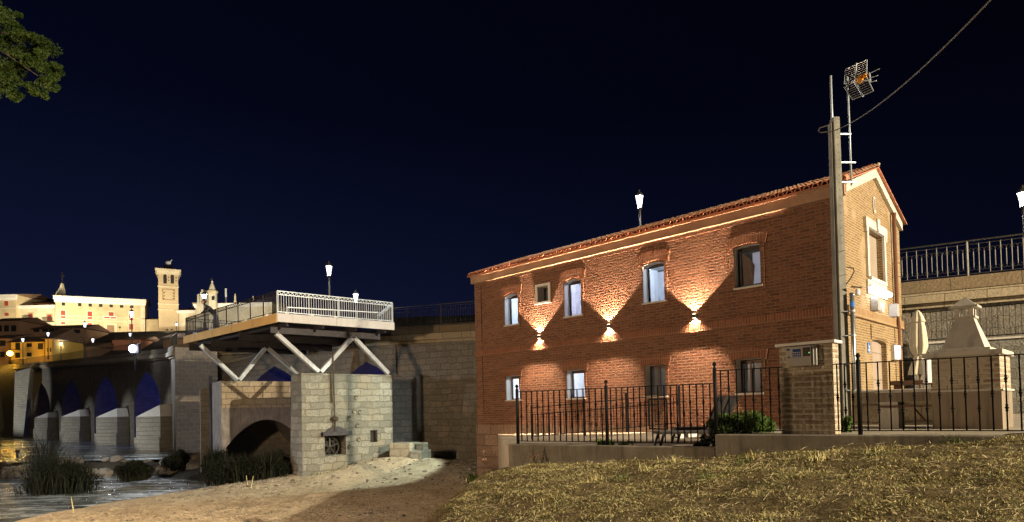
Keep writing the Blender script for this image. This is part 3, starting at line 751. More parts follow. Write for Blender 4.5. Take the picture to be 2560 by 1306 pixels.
# fence line
F0 = Vector((.10, 12.5, 0)); FD = Vector((.823, -.568, 0)); FN = Vector((-.568, -.823, 0))
def fen(t, z, o=0): return F0+FD*t+FN*o+Vector((0,0,z))
def FT(px, py=1050):
    s_, _ = onplane(px, py, FD, FN, F0); return s_
TS = FT(1791)    # step in the wall
def bank_h(x, y):
    z = -1.955+.149*x+.06*y
    z = z if x < 9 else z-.10*(x-9)
    z += .035*hn(x*1.3, y*1.3, 1.6)+.02*hn(x*3, y*3, 1.3)
    xe = lerpf(y, [(-10,-4),(0,-2.3),(7.5,-.75),(10,-.6),(11.5,-.42),(12.6,-.22),(14,.1)])
    d = xe-x
    z -= .16*sstep(-1.2, .5, d)
    z -= 2.6*sstep(.2, 3.6, d)
    z += .13*sstep(2.6, -.6, x)*sstep(8, 11, y)
    p = Vector((x, y, 0))-F0; back = -p.dot(FN)
    z -= 1.0*sstep(.12, .6, back)
    return z
xs = [float(x) for x in np.arange(-8, 10, .11)]+[float(x) for x in np.arange(10, 40, 1.)]
ys = [float(y) for y in np.arange(-14, 3, .8)]+[float(y) for y in np.arange(3, 14.2, .11)]
struct(grid(xs, ys, bank_h), 'grass_bank', 'bank_earth', pivot=(0,0,0))
# patio slabs
def slab(pts, zb, name, mat='patio_paving'):
    mb = MB(); n = len(pts); mb.add([Vector(p) for p in pts]+[Vector((p[0],p[1],zb)) for p in pts],
        [tuple(range(n))]+[tuple(range(2*n-1, n-1, -1))]+[(i, i+n, (i+1) % n+n, (i+1) % n) for i in range(n)])
    bm = bmesh.new(); me_ = bpy.data.meshes.new('x'); me_.from_pydata([v[:] for v in mb.v], [], mb.f); bm.from_mesh(me_)
    bmesh.ops.recalc_face_normals(bm, faces=bm.faces); bmesh.ops.triangulate(bm, faces=[f for f in bm.faces if len(f.verts) > 4])
    bm.verts.ensure_lookup_table(); mb.v = [v.co.copy() for v in bm.verts]; mb.f = [tuple(v.index for v in f.verts) for f in bm.faces]; bm.free()
    return struct(mb, name, mat)
st = fen(TS, 0)
fp0 = fac(14.0, 0, .07); fpe = fac(.2, 0, .07)
slab([(.02,12.72,-.90), (*st.xy, -.85), (7.9,15.4,-.80), (*fpe.xy, -.78), (*fp0.xy, -1.08)], -4.4, 'lower_patio')
slab([(st.x+.05, st.y+.06, -.51), (26,-5.2,-.51), (34,12,-.51), (13.6,21.3,-.51), (9.3,16.9,-.51), (8.0,15.3,-.51)], -4.4, 'upper_patio')
# low walls under the fence
def rough_box(p0, p1, z0, z1, th, name, mat, label, cat='wall', nd=FN, group=None):
    mb = MB(); d = (Vector(p1)-Vector(p0)); d.z = 0
    mb.box(Vector((p0[0],p0[1],z0))-nd*th/2, d, nd*th, Vector((0,0,z1-z0))); mb.bev = .015
    return tagged(mb, name, mat, label, cat, group)
rough_box(fen(-.17,0), fen(TS,0), -2.1, -.705, .22, 'low_wall', 'wall_concrete', 'low concrete wall carrying the left railings, cracked face')
rough_box(fen(TS+.003,0), fen(19,0), -1.9, -.495, .24, 'low_wall', 'wall_concrete', 'higher concrete wall under the railings beside the barbecue')
# ---------------------------------------------------------------- front railing
def knuckle_bar(n_k):
    mb = MB(); H = .985; h = .009
    mb.box((-h,-h,0), (2*h,0,0), (0,2*h,0), (0,0,H))
    for z in ([.30, .68] if n_k == 2 else [.49]):
        mb.lathe((0,0,z), [(.009,-.055),(.019,-.035),(.012,-.02),(.026,0),(.012,.02),(.019,.035),(.009,.055)], 8)
    return mb
BARS = {}
def bar_mesh(k):
    if k not in BARS:
        o = knuckle_bar(k).build('baluster', 'black_iron', pivot=(0,0,0)); BARS[k] = o.data; bpy.data.objects.remove(o)
    return BARS[k]
def fence_panel(t0, t1, zb, zt0, n, label, posts):
    r = thing('iron_fence_panel', label, 'fence', fen((t0+t1)/2, zb), 'black iron railings on the low wall')
    for z in (zb+.06, zb+.06+.985):
        mb = MB(); mb.bar(fen(t0,z), fen(t1,z), .03, .014); mb.build('rail', 'black_iron', r)
    for i in range(n):
        t_ = t0+(t1-t0)*(i+.5)/n
        b = bpy.data.objects.new('baluster', bar_mesh(2 if i % 2 else 1)); COL.objects.link(b); b.parent = r
        b.location = fen(t_, zb+.06)-Vector(r.location); b.rotation_euler = (0,0,math.atan2(FD.y, FD.x))
    for t_, full in posts:
        mb = MB(); mb.lathe(fen(t_, zb), [(.032,0),(.032,1.09),(.018,1.10),(.016,1.12),(.034,1.145),(.034,1.165),(.016,1.19),(.001,1.195)], 10); mb.smooth = True
        mb.build('post', 'black_iron', r)
T = {k: FT(k) for k in (1294, 1517, 1790, 1950, 2083, 2150, 2560)}
fence_panel(T[1294]+.03, T[1517]-.03, -.705, 0, 15, 'black iron railing panel at the river end of the low wall', [(T[1294], 1)])
fence_panel(T[1517]+.03, T[1790]-.03, -.705, 0, 17, 'black iron railing panel in front of the loungers', [(T[1517], 1)])
fence_panel(T[1790]+.03, T[1950]+.06, -.495, 0, 8, 'short black iron railing panel in front of the green shrub', [(T[1790], 1)])
fence_panel(T[2083]+.02, T[2150]-.03, -.495, 0, 3, 'narrow black iron railing panel beside the meter pillar', [])
fence_panel(T[2150]+.03, T[2150]+2.62, -.495, 0, 18, 'black iron railing panel in front of the barbecue', [(T[2150], 1)])
fence_panel(T[2150]+2.68, T[2150]+5.3, -.495, 0, 18, 'black iron railing panel running out past the barbecue', [(T[2150]+2.65, 1)])
# ---------------------------------------------------------------- meter pillar
def frame_at(px, Y, z=0):
    u = U(px); return Vector((u*Y, Y, z))
def len_to(C, d, px):
    u = U(px); return (u*C.y-C.x)/(d.x-u*d.y)
PL = dL; PR = dR
Cp = frame_at(2086, 9.55)
wf = len_to(Cp, PL, 1952); ws = len_to(Cp, PR, 2100)
pil = thing('meter_pillar', 'brick and stone pillar with pale capstone holding the meter box', 'pillar', Cp+PL*wf/2+PR*ws/2+Vector((0,0,-.5)))
mb = MB(); mb.box(Cp+Vector((0,0,-.6)), PL*wf, PR*ws, Vector((0,0,1.5))); mb.build('shaft', 'pillar_brick', pil)
mb = MB(); mb.box(Cp-PL*.05-PR*.05+Vector((0,0,.903)), PL*(wf+.1), PR*(ws+.1), Vector((0,0,.045))); mb.bev = .006; mb.build('capstone', 'white_plaster', pil)
def pf(s, z, o): return Cp+PL*s-PR*o+Vector((0,0,z))
def PFp(px, py): return onplane(px, py, PL, PR, Cp)
a_, _ = PFp(2045, 890); b_, _ = PFp(1968, 890); z0_ = PFp(2005, 916)[1]; z1_ = PFp(2005, 866)[1]
mt = thing('meter_box', 'grey electricity meter box with blue stickers on the pillar', 'meter box', pf((a_+b_)/2, z0_, .02))
mb = MB(); fbox(mb, pf, a_, b_, z0_, z1_, .001, .06); mb.bev = .006; mb.build('cabinet', 'meter_grey', mt)
w_ = b_-a_
mb = MB(); fbox(mb, pf, a_+w_*.17, a_+w_*.82, z0_+.01, z1_-.01, .0605, .07); mb.bev = .004; mb.build('door', 'meter_grey', mt)
mb = MB(); fbox(mb, pf, a_+w_*.19, a_+w_*.42, z0_+.15, z1_-.03, .0705, .076); mb.build('window_frame', 'dark_frame', mt)
mb = MB(); fbox(mb, pf, a_+w_*.21, a_+w_*.39, z0_+.165, z1_-.045, .0765, .079); mb.build('window_pane', 'rust_iron', mt)
mb = MB(); fbox(mb, pf, a_+w_*.2, a_+w_*.235, z0_+.195, z0_+.21, .0795, .082); mb.build('indicator', 'green_led', mt)
mb = MB(); fbox(mb, pf, a_+w_*.50, a_+w_*.76, z0_+.145, z1_-.045, .0705, .073); stk = mb.build('warning_sticker', 'sticker_blue', mt)
mb = MB()
for r_ in range(3):
    for c_ in range(4): fbox(mb, pf, a_+w_*(.52+.06*c_), a_+w_*(.52+.06*c_+.04), z0_+.155+.03*r_, z0_+.165+.03*r_, .0732, .0745)
mb.build('sticker_print', 'white_paint', stk)
mb = MB(); fbox(mb, pf, a_+w_*.86, a_+w_*.96, z1_-.06, z1_-.03, .0605, .063); mb.build('small_sticker', 'sticker_blue', mt)
mb = MB(); fbox(mb, pf, a_+w_*.85, a_+w_*.93, z0_+.012, z0_+.045, .0605, .063); mb.build('warning_triangle', 'yellow_label', mt)
mb = MB(); mb.tube([pf(a_+w_*.90, z0_+.15, .06), pf(a_+w_*.90, z0_+.15, .072)], .012, 8); mb.build('lock', 'dark_frame', mt)
mb = MB()
for f_ in (.08, .155): fbox(mb, pf, a_+w_*f_, a_+w_*f_+.012, z0_+.01, z1_-.01, .061, .085)
mb.build('hinge_strip', 'meter_grey', mt)
# ---------------------------------------------------------------- concrete pole, mast, cable
Cq = Vector((U(2111, 1003)*15.5, 15.5, 0))
zt = P(2096, 296, 15.5).z
pole = thing('concrete_pole', 'tall square concrete utility pole with bolt holes at the house corner', 'pole', Cq+Vector((0,0,-.5)))
mb = MB(); wb, wt = .135, .10
def pole_pt(sx_, sy_, z): 
    f_ = (z+.6)/(zt+.6); h = wb+(wt-wb)*f_; return Cq+Vector((sx_*h, sy_*h, z))
mb.hexa([pole_pt(-.75,-1,-.6), pole_pt(.75,-1,-.6), pole_pt(.75,1,-.6), pole_pt(-.75,1,-.6), pole_pt(-.75,-1,zt), pole_pt(.75,-1,zt), pole_pt(.75,1,zt), pole_pt(-.75,1,zt)])
mb.bev = .008; mb.build('shaft', 'pole_concrete', pole)
mb = MB(); mb.hexa([pole_pt(-1.15,-.6,-.5), pole_pt(-.76,-.6,-.5), pole_pt(-.76,1,-.5), pole_pt(-1.15,1,-.5), pole_pt(-1.2,-.6,zt-.12), pole_pt(-.76,-.6,zt-.12), pole_pt(-.76,1,zt-.12), pole_pt(-1.2,1,zt-.12)])
mb.build('side_flange', 'pole_concrete', pole)
mb = MB()
z = zt-.15
while z > 3.6:
    c = pole_pt(0,-1,z); mb.tube([c+Vector((.01,-.0025,0)), c+Vector((.01,.01,0))], .013, 6); z -= .19
mb.build('bolt_hole', 'dark_steel', pole)
mb = MB()
for z in (3.7, 3.1): mb.tube([pole_pt(-.8,-1.05,z), pole_pt(.8,-1.05,z+.05)], .006, 5)
c = pole_pt(.7,-1,3.0)
mb.tube([c+Vector((0,0,-.1)), c+Vector((.12,0,.05)), c+Vector((.22,.02,.22)), c+Vector((.2,.02,.3)), c+Vector((.02,0,.33))], .014, 6); mb.build('loose_cable', 'dark_steel', pole)
# bracket and insulator at the top
mb = MB(); tp = pole_pt(-1,-.5,zt-.35)
mb.tube([tp+Vector((-.1,0,.15)), tp+Vector((-.3,.02,.1)), tp+Vector((-.34,.02,.02)), tp+Vector((-.28,.02,-.02)), tp], .016, 6); mb.build('cable_hoop', 'grey_iron', pole)
c = pole_pt(.7,-1.2,0)+Vector((.07,-.05,0))
cd = thing('galvanised_conduit', 'shiny galvanised cable pipe strapped to the foot of the pole', 'pipe', c+Vector((0,0,-.5)))
zz = P(2114, 716, 15.2).z
mb = MB(); mb.tube([c+Vector((0,0,-.5)), c+Vector((0,0,zz-.15))], .052, 12); mb.smooth = True; mb.build('pipe', 'galvanised', cd)
mb = MB()
for z in (.25, .9, 1.6, 2.2):
    mb = MB(); mb.tube([c+Vector((0,0,z)), c+Vector((0,0,z+.03))], .064, 12); mb.bar(c+Vector((0,0,z+.015)), c+Vector((-.18,.05,z+.015)), .02, .02); mb.build('clamp', 'bright_steel', cd)
mb = MB(); mb.tube([c+Vector((0,0,2.32)), c+Vector((0,0,2.44))], .056, 10); mb.build('blue_tape', 'plate_blue', cd)
c2 = c+Vector((.12,-.05,zz-.18))
cm = thing('security_camera', 'small pale security camera on the pipe beside the pole', 'camera', c2)
mb = MB(); mb.lathe(c2, [(.03,-.05),(.055,-.03),(.055,.08),(.03,.11)], 10); mb.build('body', 'white_paint', cm)
mb = MB(); mb.bar(c2+Vector((-.14,.04,.18)), c2+Vector((.08,-.04,.14)), .1, .015); mb.build('cover', 'dark_frame', cm)
# slim steel tube
c = P(2081.5, 335, 15.6); t_ = P(2081, 190, 15.6); t_.x = c.x
mb = MB(); mb.tube([Vector((c.x, c.y, c.z-.35)), t_], .028, 8); mb.smooth = True
tagged(mb, 'steel_tube', 'bright_steel', 'short slim steel tube standing at the top of the pole', 'tube')
# antenna
mx = P(2129, 464, 15.55).x; mz0, mz1 = P(2130, 464, 15.55).z, P(2128, 194, 15.55).z
Am = Vector((mx, 15.55, 0))
ant = thing('tv_antenna', 'television antenna with folded grid reflector on a thin mast', 'antenna', Am+Vector((0,0,mz0)))
mb = MB(); mb.tube([Am+Vector((0,0,mz0)), Am+Vector((-.01,0,mz1))], .023, 8); mb.smooth = True; mb.build('mast', 'bright_steel', ant)
for py in (408, 457, 337):
    z = P(2128, py, 15.5).z; mb = MB(); mb.bar(Vector((Cq.x+.1, 15.45, z)), Vector((mx+(.09 if py != 337 else 0), 15.5, z+.01)), .03, .035); mb.build('bracket', 'bright_steel', ant)
Ya = 15.5
def A(px, py, dy=0): return P(px, py, Ya+dy)
# grid reflector: two hinged panels facing right
S_ = 160/1045
def AZ(x, y, dy=0): return A(2060+x*S_, 140+y*S_, dy)
hp = [(330,470,.12),(690,300,-.25)]
def panel(q, name, mat='strut_paint'):
    mb = MB(); a, b, c, d = [AZ(*p) for p in q]
    for u, v in ((a,b),(b,c),(c,d),(d,a)): mb.tube([u, v], .012, 5)
    for k in range(1, 7):
        f_ = k/7; mb.tube([a.lerp(d, f_), b.lerp(c, f_)], .006, 4)
    mb.build(name, mat, ant)
panel([(330,465,.15),(695,305,-.2),(700,65,-.05),(355,215,.3)], 'reflector')
panel([(325,512,.15),(690,335,-.2),(805,575,-.45),(470,715,-.1)], 'reflector')
mb = MB(); mb.tube([AZ(528,125,.1), AZ(505,400,0)], .02, 6); mb.tube([AZ(510,440,0), AZ(640,660,-.3)], .022, 6); mb.build('reflector_spine', 'bright_steel', ant)
mb = MB(); mb.tube([AZ(448,425,0), AZ(740,395,-.35)], .016, 6); mb.tube([AZ(740,280,-.35), AZ(760,430,-.35)], .018, 6)
for p, q_ in (((740,290),(910,210)), ((750,360),(880,320)), ((760,430),(855,405))): mb.tube([AZ(*p,-.35), AZ(*q_,-.5)], .011, 5)
mb.build('boom', 'bright_steel', ant)
mb = MB(); mb.sphere(AZ(590,385,-.15), .10, 8, 6, (.8,.8,1)); mb.sphere(AZ(665,325,-.25), .05, 8, 5); mb.build('dipole_box', 'orange_plastic', ant)
# overhead cable
a = P(2098, 322, 15.4); b = P(2700, -245, 5.5)
pts = [a.lerp(b, i/24)+Vector((0,0,-.55*4*(i/24)*(1-i/24)*.5)) for i in range(25)]
q1 = P(2462, 0, 7.5)
mb = MB(); mb.tube(pts, .011, 6); mb.smooth = True
tagged(mb, 'overhead_cable', 'cable_grey', 'twisted overhead cable rising from the pole out of view', 'cable')
# ---------------------------------------------------------------- sun loungers, shrubs, ramp rail
def make_lounger(loc, label):
    r = thing('sun_lounger', label, 'sun lounger', loc, 'dark sun loungers on the patio')
    L0 = Vector(loc)
    def p(x, y, z): return L0+Vector((x, y, z))
    mb = MB()
    for y in (-.3, .3): mb.bar(p(-.02,y,.33), p(1.30,y,.33), .05, .045)
    for x in (0, 1.28): mb.bar(p(x,-.3,.33), p(x,.3,.33), .05, .04)
    mb.build('frame', 'dark_frame', r)
    for x, dx in ((.1,-.09),(.42,-.07)) :
        pass
    for x, dx in ((.10,-.10),(.98,.12)):
        for y in (-.29, .29):
            mb = MB(); mb.bar(p(x,y,.31), p(x+dx,y,0), .045, .05, up=(0,1,0)); mb.build('leg', 'dark_frame', r)
        mb = MB(); mb.bar(p(x+dx*.5,-.29,.14), p(x+dx*.5,.29,.14), .03, .03); mb.build('stretcher', 'dark_frame', r)
    mb = MB(); mb.box(p(0,-.27,.352), Vector((1.02,0,0)), Vector((0,.54,0)), Vector((0,0,.012))); mb.build('seat_sling', 'sling_grey', r)
    bb, bt = 1.05, 1.36; zt_ = 1.03
    mb = MB()
    for y in (-.3, .3): mb.bar(p(bb,y,.33), p(bt,y,zt_), .045, .045, up=(0,1,0))
    mb.bar(p(bt,-.3,zt_), p(bt,.3,zt_), .045, .045); br = mb.build('backrest_frame', 'dark_frame', r)
    mb = MB(); mb.box(p(bb+.02,-.275,.37), Vector((bt-bb-.02,0,zt_-.38)), Vector((0,.55,0)), Vector((.012,0,-.005))); mb.build('backrest_sling', 'sling_grey', br)
    mb = MB()
    for y in (-.27, .27): mb.bar(p(bb+.16,y,.62), p(1.28,y,.32), .02, .02, up=(0,1,0))
    mb.build('prop', 'dark_frame', r)
    return r
lo1 = P(1640, 1080, 12.6); lo1.z = -.88
l1 = make_lounger(lo1, 'dark sun lounger nearest the front railing with raised back')
l1.rotation_euler = (0,0,R(-3))
l2 = copy_tree(l1, loc=Vector((lo1.x+.75, lo1.y+1.5, -.87)), rz=R(-3), label='dark sun lounger farther back, only its raised back clear of the shrub')
def leaf_ball(centers, n, size, fn=None, narrow=.35, up=0.0):
    mb = MB(); V = []; Fs = []
    for c, r3 in centers:
        c = np.array(c)
        d = rng.normal(size=(n, 3)); d /= np.linalg.norm(d, axis=1)[:, None]
        rr = rng.uniform(.25, 1.0, n)**.5
        p = c+d*rr[:, None]*np.array(r3)
        ax = rng.normal(size=(n, 3)); ax[:, 2] += up; ax /= np.linalg.norm(ax, axis=1)[:, None]
        s_ = rng.normal(size=(n, 3)); s_ = np.cross(ax, s_); s_ /= np.linalg.norm(s_, axis=1)[:, None]
        sz = size*rng.uniform(.6, 1.4, n)
        for i in range(n):
            k = len(V); a = ax[i]*sz[i]; b = s_[i]*sz[i]*narrow
            V += [p[i]-a*.5, p[i]+b*.5, p[i]+a*.5, p[i]-b*.5]; Fs.append((k, k+1, k+2, k+3))
    mb.v = [Vector(v) for v in V]; mb.f = Fs; return mb
def stems(base, tips, r=.012):
    mb = MB()
    for t_ in tips: mb.tube([Vector(base), (Vector(base)+Vector(t_))/2+Vector((rng.uniform(-.03,.03),rng.uniform(-.03,.03),.05)), Vector(t_)], [r, r*.8, r*.4], 5)
    return mb
def bush(name, label, px0, px1, ptop, Y, zb, leaf, mat, nclump=14, n=160, narrow=.35, cat='shrub', group=None, up=0.0, dy=.35):
    c0, c1 = P(px0, 1050, Y).x, P(px1, 1050, Y).x; zt_ = P((px0+px1)/2, ptop, Y).z; cx = (c0+c1)/2; hw = (c1-c0)/2; h = zt_-zb
    r = thing(name, label, cat, (cx, Y, zb), group); cs = []
    for k in range(nclump):
        fx = rng.uniform(-1, 1); hh = h*math.sqrt(max(.12, 1-fx*fx*.8))*rng.uniform(.75, 1.0)
        fz = rng.uniform(.25, .8); cs.append(((cx+fx*hw*.78, Y+rng.uniform(-dy, dy), zb+hh*fz), (hw*.30, dy*.6, hh*.25)))
    leaf_ball(cs, n, leaf, narrow=narrow, up=up).build('foliage', mat, r)
    stems((cx, Y, zb-.1), [c for c, _ in cs]).build('stem', 'bark', r)
    return r
bush('garden_shrub', 'bushy green lavender-like shrub behind the short railing', 1775, 1940, 1010, 11.0, -.62, .085, 'leaf_green', 30, 300, .22, up=1.0)
bush('garden_shrub', 'dark trailing shrub under the raised lounger backs', 1745, 1800, 1060, 11.6, -.9, .09, 'dark_leaf', 8, 120, .3)
bush('patio_weed', 'low leafy weed on the patio by the second fence post', 1480, 1545, 1088, 12.6, -.9, .075, 'weed', 8, 40, .6, cat='plant')
bush('patio_weed', 'thin creeping weed lying along the wall top left of the post', 1400, 1478, 1103, 12.5, -.9, .06, 'weed', 8, 22, .6, cat='plant')
bush('patio_weed', 'sparse tuft of weed near the lounger feet', 1545, 1605, 1098, 13.5, -.92, .06, 'weed', 5, 22, .6, cat='plant')
bush('climbing_plant', 'leafy green plant at the foot of the pole', 2088, 2124, 1040, 10.2, -.55, .10, 'leaf_green', 8, 40, .8, cat='plant', dy=.15)
# ramp beside the facade with its own railing
def RP(px, py, z): return PZ(px, py, z)
ra, rb = P(1330, 1106, 19.3), P(1700, 1066, 16.2)
ra.z, rb.z = -1.12, -.62
rd = (rb-ra); rdx = rd.normalized(); rn = Vector((-rdx.y, rdx.x, 0))
mb = MB(); mb.prism([Vector((ra.x,ra.y,-1.3)), Vector((rb.x,rb.y,-1.3)), Vector((rb.x,rb.y,rb.z)), Vector((ra.x,ra.y,ra.z))], rn*1.1)
tagged(mb, 'ramp', 'white_plaster', 'pale sloping ramp beside the brick facade', 'ramp')
rr = thing('ramp_railing', 'black railing with thin bars along the pale ramp', 'railing', ra.lerp(rb, .5))
H = .98
def rpt(f, h): return Vector((ra.x+(rb.x-ra.x)*f, ra.y+(rb.y-ra.y)*f, -1.0+.42*f+h*1.0))
fpost = [(1470-1330)/370, (1575-1330)/370]
for f_ in (0.0, .40, .68, 1.0):
    mb = MB(); mb.bar(rpt(f_,.0), rpt(f_,1.08), .05, .05, up=(0,1,0)); mb.build('post', 'black_iron', rr)
for z in (1.02, .80, .12):
    mb = MB(); mb.bar(rpt(0,z), rpt(1,z-.16 if z > .5 else z), .035, .02); mb.build('rail', 'black_iron', rr)
nb = 46
mbb = MB(); mbb.box((-.007,-.007,0), (.014,0,0), (0,.014,0), (0,0,.68)); o = mbb.build('baluster', 'black_iron', pivot=(0,0,0)); bd_ = o.data; bpy.data.objects.remove(o)
for i in range(nb):
    f_ = (i+.5)/nb; b = bpy.data.objects.new('baluster', bd_); COL.objects.link(b); b.parent = rr; b.location = rpt(f_, .12-.0)-Vector(rr.location)
# dark open mesh gate at the ramp end
g0 = P(1622, 1000, 15.9); g1 = P(1666, 1000, 15.2)
gt = thing('mesh_gate', 'dark square-mesh gate at the upper end of the ramp', 'gate', (g1.x, g1.y, -.62))
mb = MB(); zt_, zb_ = P(1645, 998, 15.5).z, P(1645, 1073, 15.5).z
for a_, b_ in (((g0,zb_),(g0,zt_)),((g1,zb_),(g1,zt_)),((g0,zt_),(g1,zt_)),((g0,zb_),(g1,zb_))):
    mb.bar(Vector((a_[0].x,a_[0].y,a_[1])), Vector((b_[0].x,b_[0].y,b_[1])), .035, .035, up=(0,1,0))
mb.build('frame', 'black_iron', gt)
mb = MB()
for k in range(1, 9):
    f_ = k/9; x, y = g0.x+(g1.x-g0.x)*f_, g0.y+(g1.y-g0.y)*f_; mb.tube([(x,y,zb_),(x,y,zt_)], .006, 4)
for k in range(1, 12):
    z = zb_+(zt_-zb_)*k/12; mb.tube([(g0.x,g0.y,z),(g1.x,g1.y,z)], .006, 4)
mb.build('wire_mesh', 'rust_iron', gt)
# dead twig heap on the low wall's face
mb = MB(); c = P(1300, 1150, 12.1)
for k in range(34):
    a = c+Vector((rng.uniform(-.15,.75), rng.uniform(-.12,.12), rng.uniform(-.05,.1))); d = Vector((rng.uniform(-.1,.35), rng.uniform(-.05,.05), rng.uniform(-.05,.22)))
    mb.tube([a, a+d*.5+Vector((0,0,.03)), a+d], [.008,.006,.003], 4)
tagged(mb, 'dead_branch', 'dead_twig', 'dry dead branches lying against the left end of the low wall', 'branch')
# ---------------------------------------------------------------- barbecue
QL = dL.copy(); QR = dR.copy()
Cb = frame_at(2503, 10.0)
wq = len_to(Cb, QL, 2332); dq = 1.15
bq = thing('barbecue', 'masonry barbecue with truncated pyramid chimney hood and pierced cap', 'barbecue', Cb+QL*wq/2+QR*dq/2+Vector((0,0,-.5)))
zs0, zs1 = P(2511, 884, 10).z, P(2511, 872, 10).z
zled = P(2503, 972, 10).z
mb = MB(); mb.box(Cb+Vector((0,0,zled+.001)), QL*wq, QR*dq, Vector((0,0,zs0-zled-.001))); mb.build('brick_body', 'pillar_brick', bq)
mb = MB(); mb.box(Cb-QL*.012-QR*.012+Vector((0,0,-.6)), QL*(wq+.024), QR*(dq+.024), Vector((0,0,.6+zled-.03))); mb.build('rendered_base', 'render_brown', bq)
mb = MB(); mb.box(Cb-QL*.04-QR*.04+Vector((0,0,zled-.03)), QL*(wq+.08), QR*(dq+.08), Vector((0,0,.03))); mb.build('ledge', 'render_cream', bq)
mb = MB(); mb.box(Cb-QL*.05-QR*.05+Vector((0,0,zs0)), QL*(wq+.18), QR*(dq+.1), Vector((0,0,zs1-zs0))); mb.bev = .006
mb.box(Cb+QL*.12+QR*.06+Vector((0,0,zs1+.001)), QL*(wq-.16), QR*(dq-.16), Vector((0,0,.05))); mb.build('slab', 'render_cream', bq)
hb = zs1+.05
A0 = Cb+QL*.20+QR*.12; wb_, db_ = wq-.33, .72
zt1 = P(2443, 790, 10.3).z
def rect(o, w_, d_, z): return [o+Vector((0,0,z)), o+QR*d_+Vector((0,0,z)), o+QR*d_+QL*w_+Vector((0,0,z)), o+QL*w_+Vector((0,0,z))]
cc = A0+QL*wb_/2+QR*db_/2
tw = .26
top = rect(cc-QL*tw/2-QR*tw/2, tw, tw, zt1)
mb = MB(); mb.hexa(rect(A0, wb_, db_, hb)+top); mb.build('hood', 'render_cream', bq)
mb = MB(); mb.hexa(rect(cc-QL*(tw/2+.03)-QR*(tw/2+.03), tw+.06, tw+.06, zt1+.001)+rect(cc-QL*(tw/2+.03)-QR*(tw/2+.03), tw+.06, tw+.06, zt1+.035)); mb.build('collar', 'render_cream', bq)
zc = P(2424, 766, 10.4).z
for a in (-1, 1):
    for b in (-1, 1):
        mb = MB(); o = cc+QL*(a*(tw/2-.03))+QR*(b*(tw/2-.03)); mb.hexa(rect(o-QL*.03-QR*.03, .06, .06, zt1+.036)+rect(o-QL*.03-QR*.03, .06, .06, zc)); mb.build('vent_post', 'render_cream', bq)
mb = MB(); cw = tw+.14; o = cc-QL*cw/2-QR*cw/2
mb.hexa(rect(o, cw, cw, zc+.001)+rect(o, cw, cw, zc+.035))
ap = P(2424, 735, 10.4).z
r_ = rect(o+QL*.02+QR*.02, cw-.04, cw-.04, zc+.036)
mb.add(r_+[cc+Vector((0,0,ap))], [(0,1,4),(1,2,4),(2,3,4),(3,0,4)]); mb.build('cap', 'render_cream', bq)
# side counter
zk = P(2250, 976, 10.9).z; zsh = P(2250, 1016, 10.9).z
Ck = Cb+QL*(wq+.03)+QR*.1; lk = len_to(Ck, QL, 2188)
ct = thing('side_counter', 'stone side counter with lower shelf joined beside the barbecue', 'counter', Ck+QL*lk/2+Vector((0,0,-.5)))
mb = MB(); mb.box(Ck+Vector((0,0,zk-.04)), QL*lk, QR*.6, Vector((0,0,.045))); mb.bev = .006; mb.build('top', 'render_cream', ct)
mb = MB(); mb.box(Ck+QL*.04+QR*.04+Vector((0,0,zk-.2)), QL*(lk-.12), QR*.03, Vector((0,0,.159))); mb.build('apron', 'render_brown', ct)
mb = MB(); mb.box(Ck+Vector((0,0,zsh-.02)), QL*(lk-.04), QR*.5, Vector((0,0,.035))); mb.build('shelf', 'timber', ct)
la = len_to(Ck, QL, 2243)
mb = MB(); mb.box(Ck+QL*la+QR*.05+Vector((0,0,-.56)), QL*.32, QR*.42, Vector((0,0,zsh+.56-.022))); mb.box(Ck+QL*la+QR*.05+Vector((0,0,zsh+.016)), QL*.32, QR*.42, Vector((0,0,zk-.2-zsh-.02))); mb.build('leg', 'render_cream', ct)
a = P(2287, 1022, 11.4); b = P(2314, 1052, 11.3)
mb = MB(); mb.tube([a, b], .014, 6); tagged(mb, 'red_stick', 'red_pole', 'thin red stick leaning under the side counter', 'stick')
# low stone wall and terrace behind the counter
W0 = P(2128, 983, 13.2); W1 = P(2345, 987, 12.2); W0.z = W1.z = 0
zw = .17
mb = MB(); d = W1-W0; nn = Vector((-d.y, d.x, 0)).normalized(); mb.box(W0+Vector((0,0,-.56)), d, nn*.3, Vector((0,0,zw+.56)))
tagged(mb, 'stone_wall', 'ashlar', 'low rough stone wall with pale coping behind the railings', 'wall')
for k in range(9):
    pass
mb = MB(); mb.box(W0-nn*.03+Vector((0,0,zw+.002)), d, nn*.36, Vector((0,0,.045))); mb.bev = .01
tagged(mb, 'wall_coping', 'white_plaster', 'pale coping slab lying on the low stone wall', 'coping')
# bar table and parasol
ta, tb = P(2226, 955, 13.9), P(2335, 953, 13.4); zt_ = P(2280, 950, 13.6).z
tbd = thing('timber_table', 'dark brown timber table under the closed parasol', 'table', ((ta+tb)/2).to_2d().to_3d()+Vector((0,0,-.5)))
mb = MB(); d = (tb-ta); d.z = 0; nn = Vector((-d.y, d.x, 0)).normalized(); o = Vector((ta.x, ta.y, zt_-.10))
mb.box(o, d, nn*.8, Vector((0,0,.09))); mb.bev = .006; mb.build('tabletop', 'timber', tbd)
for f_ in (.06, .92):
    for g_ in (.08, .68):
        mb = MB(); mb.box(o+d*f_+nn*g_+Vector((0,0,-.5-o.z)), d.normalized()*.08, nn*.08, Vector((0,0,o.z+.5-.001))); mb.build('leg', 'timber', tbd)
up_ = P(2300, 950, 14.6); ux = up_.x; uy = 14.6
zt_ = P(2303, 777, uy).z; zb_ = P(2303, 940, uy).z; zf = P(2303, 890, uy).z
um = thing('closed_parasol', 'closed cream parasol tied shut, standing behind the timber table', 'parasol', (ux, uy, -.5))
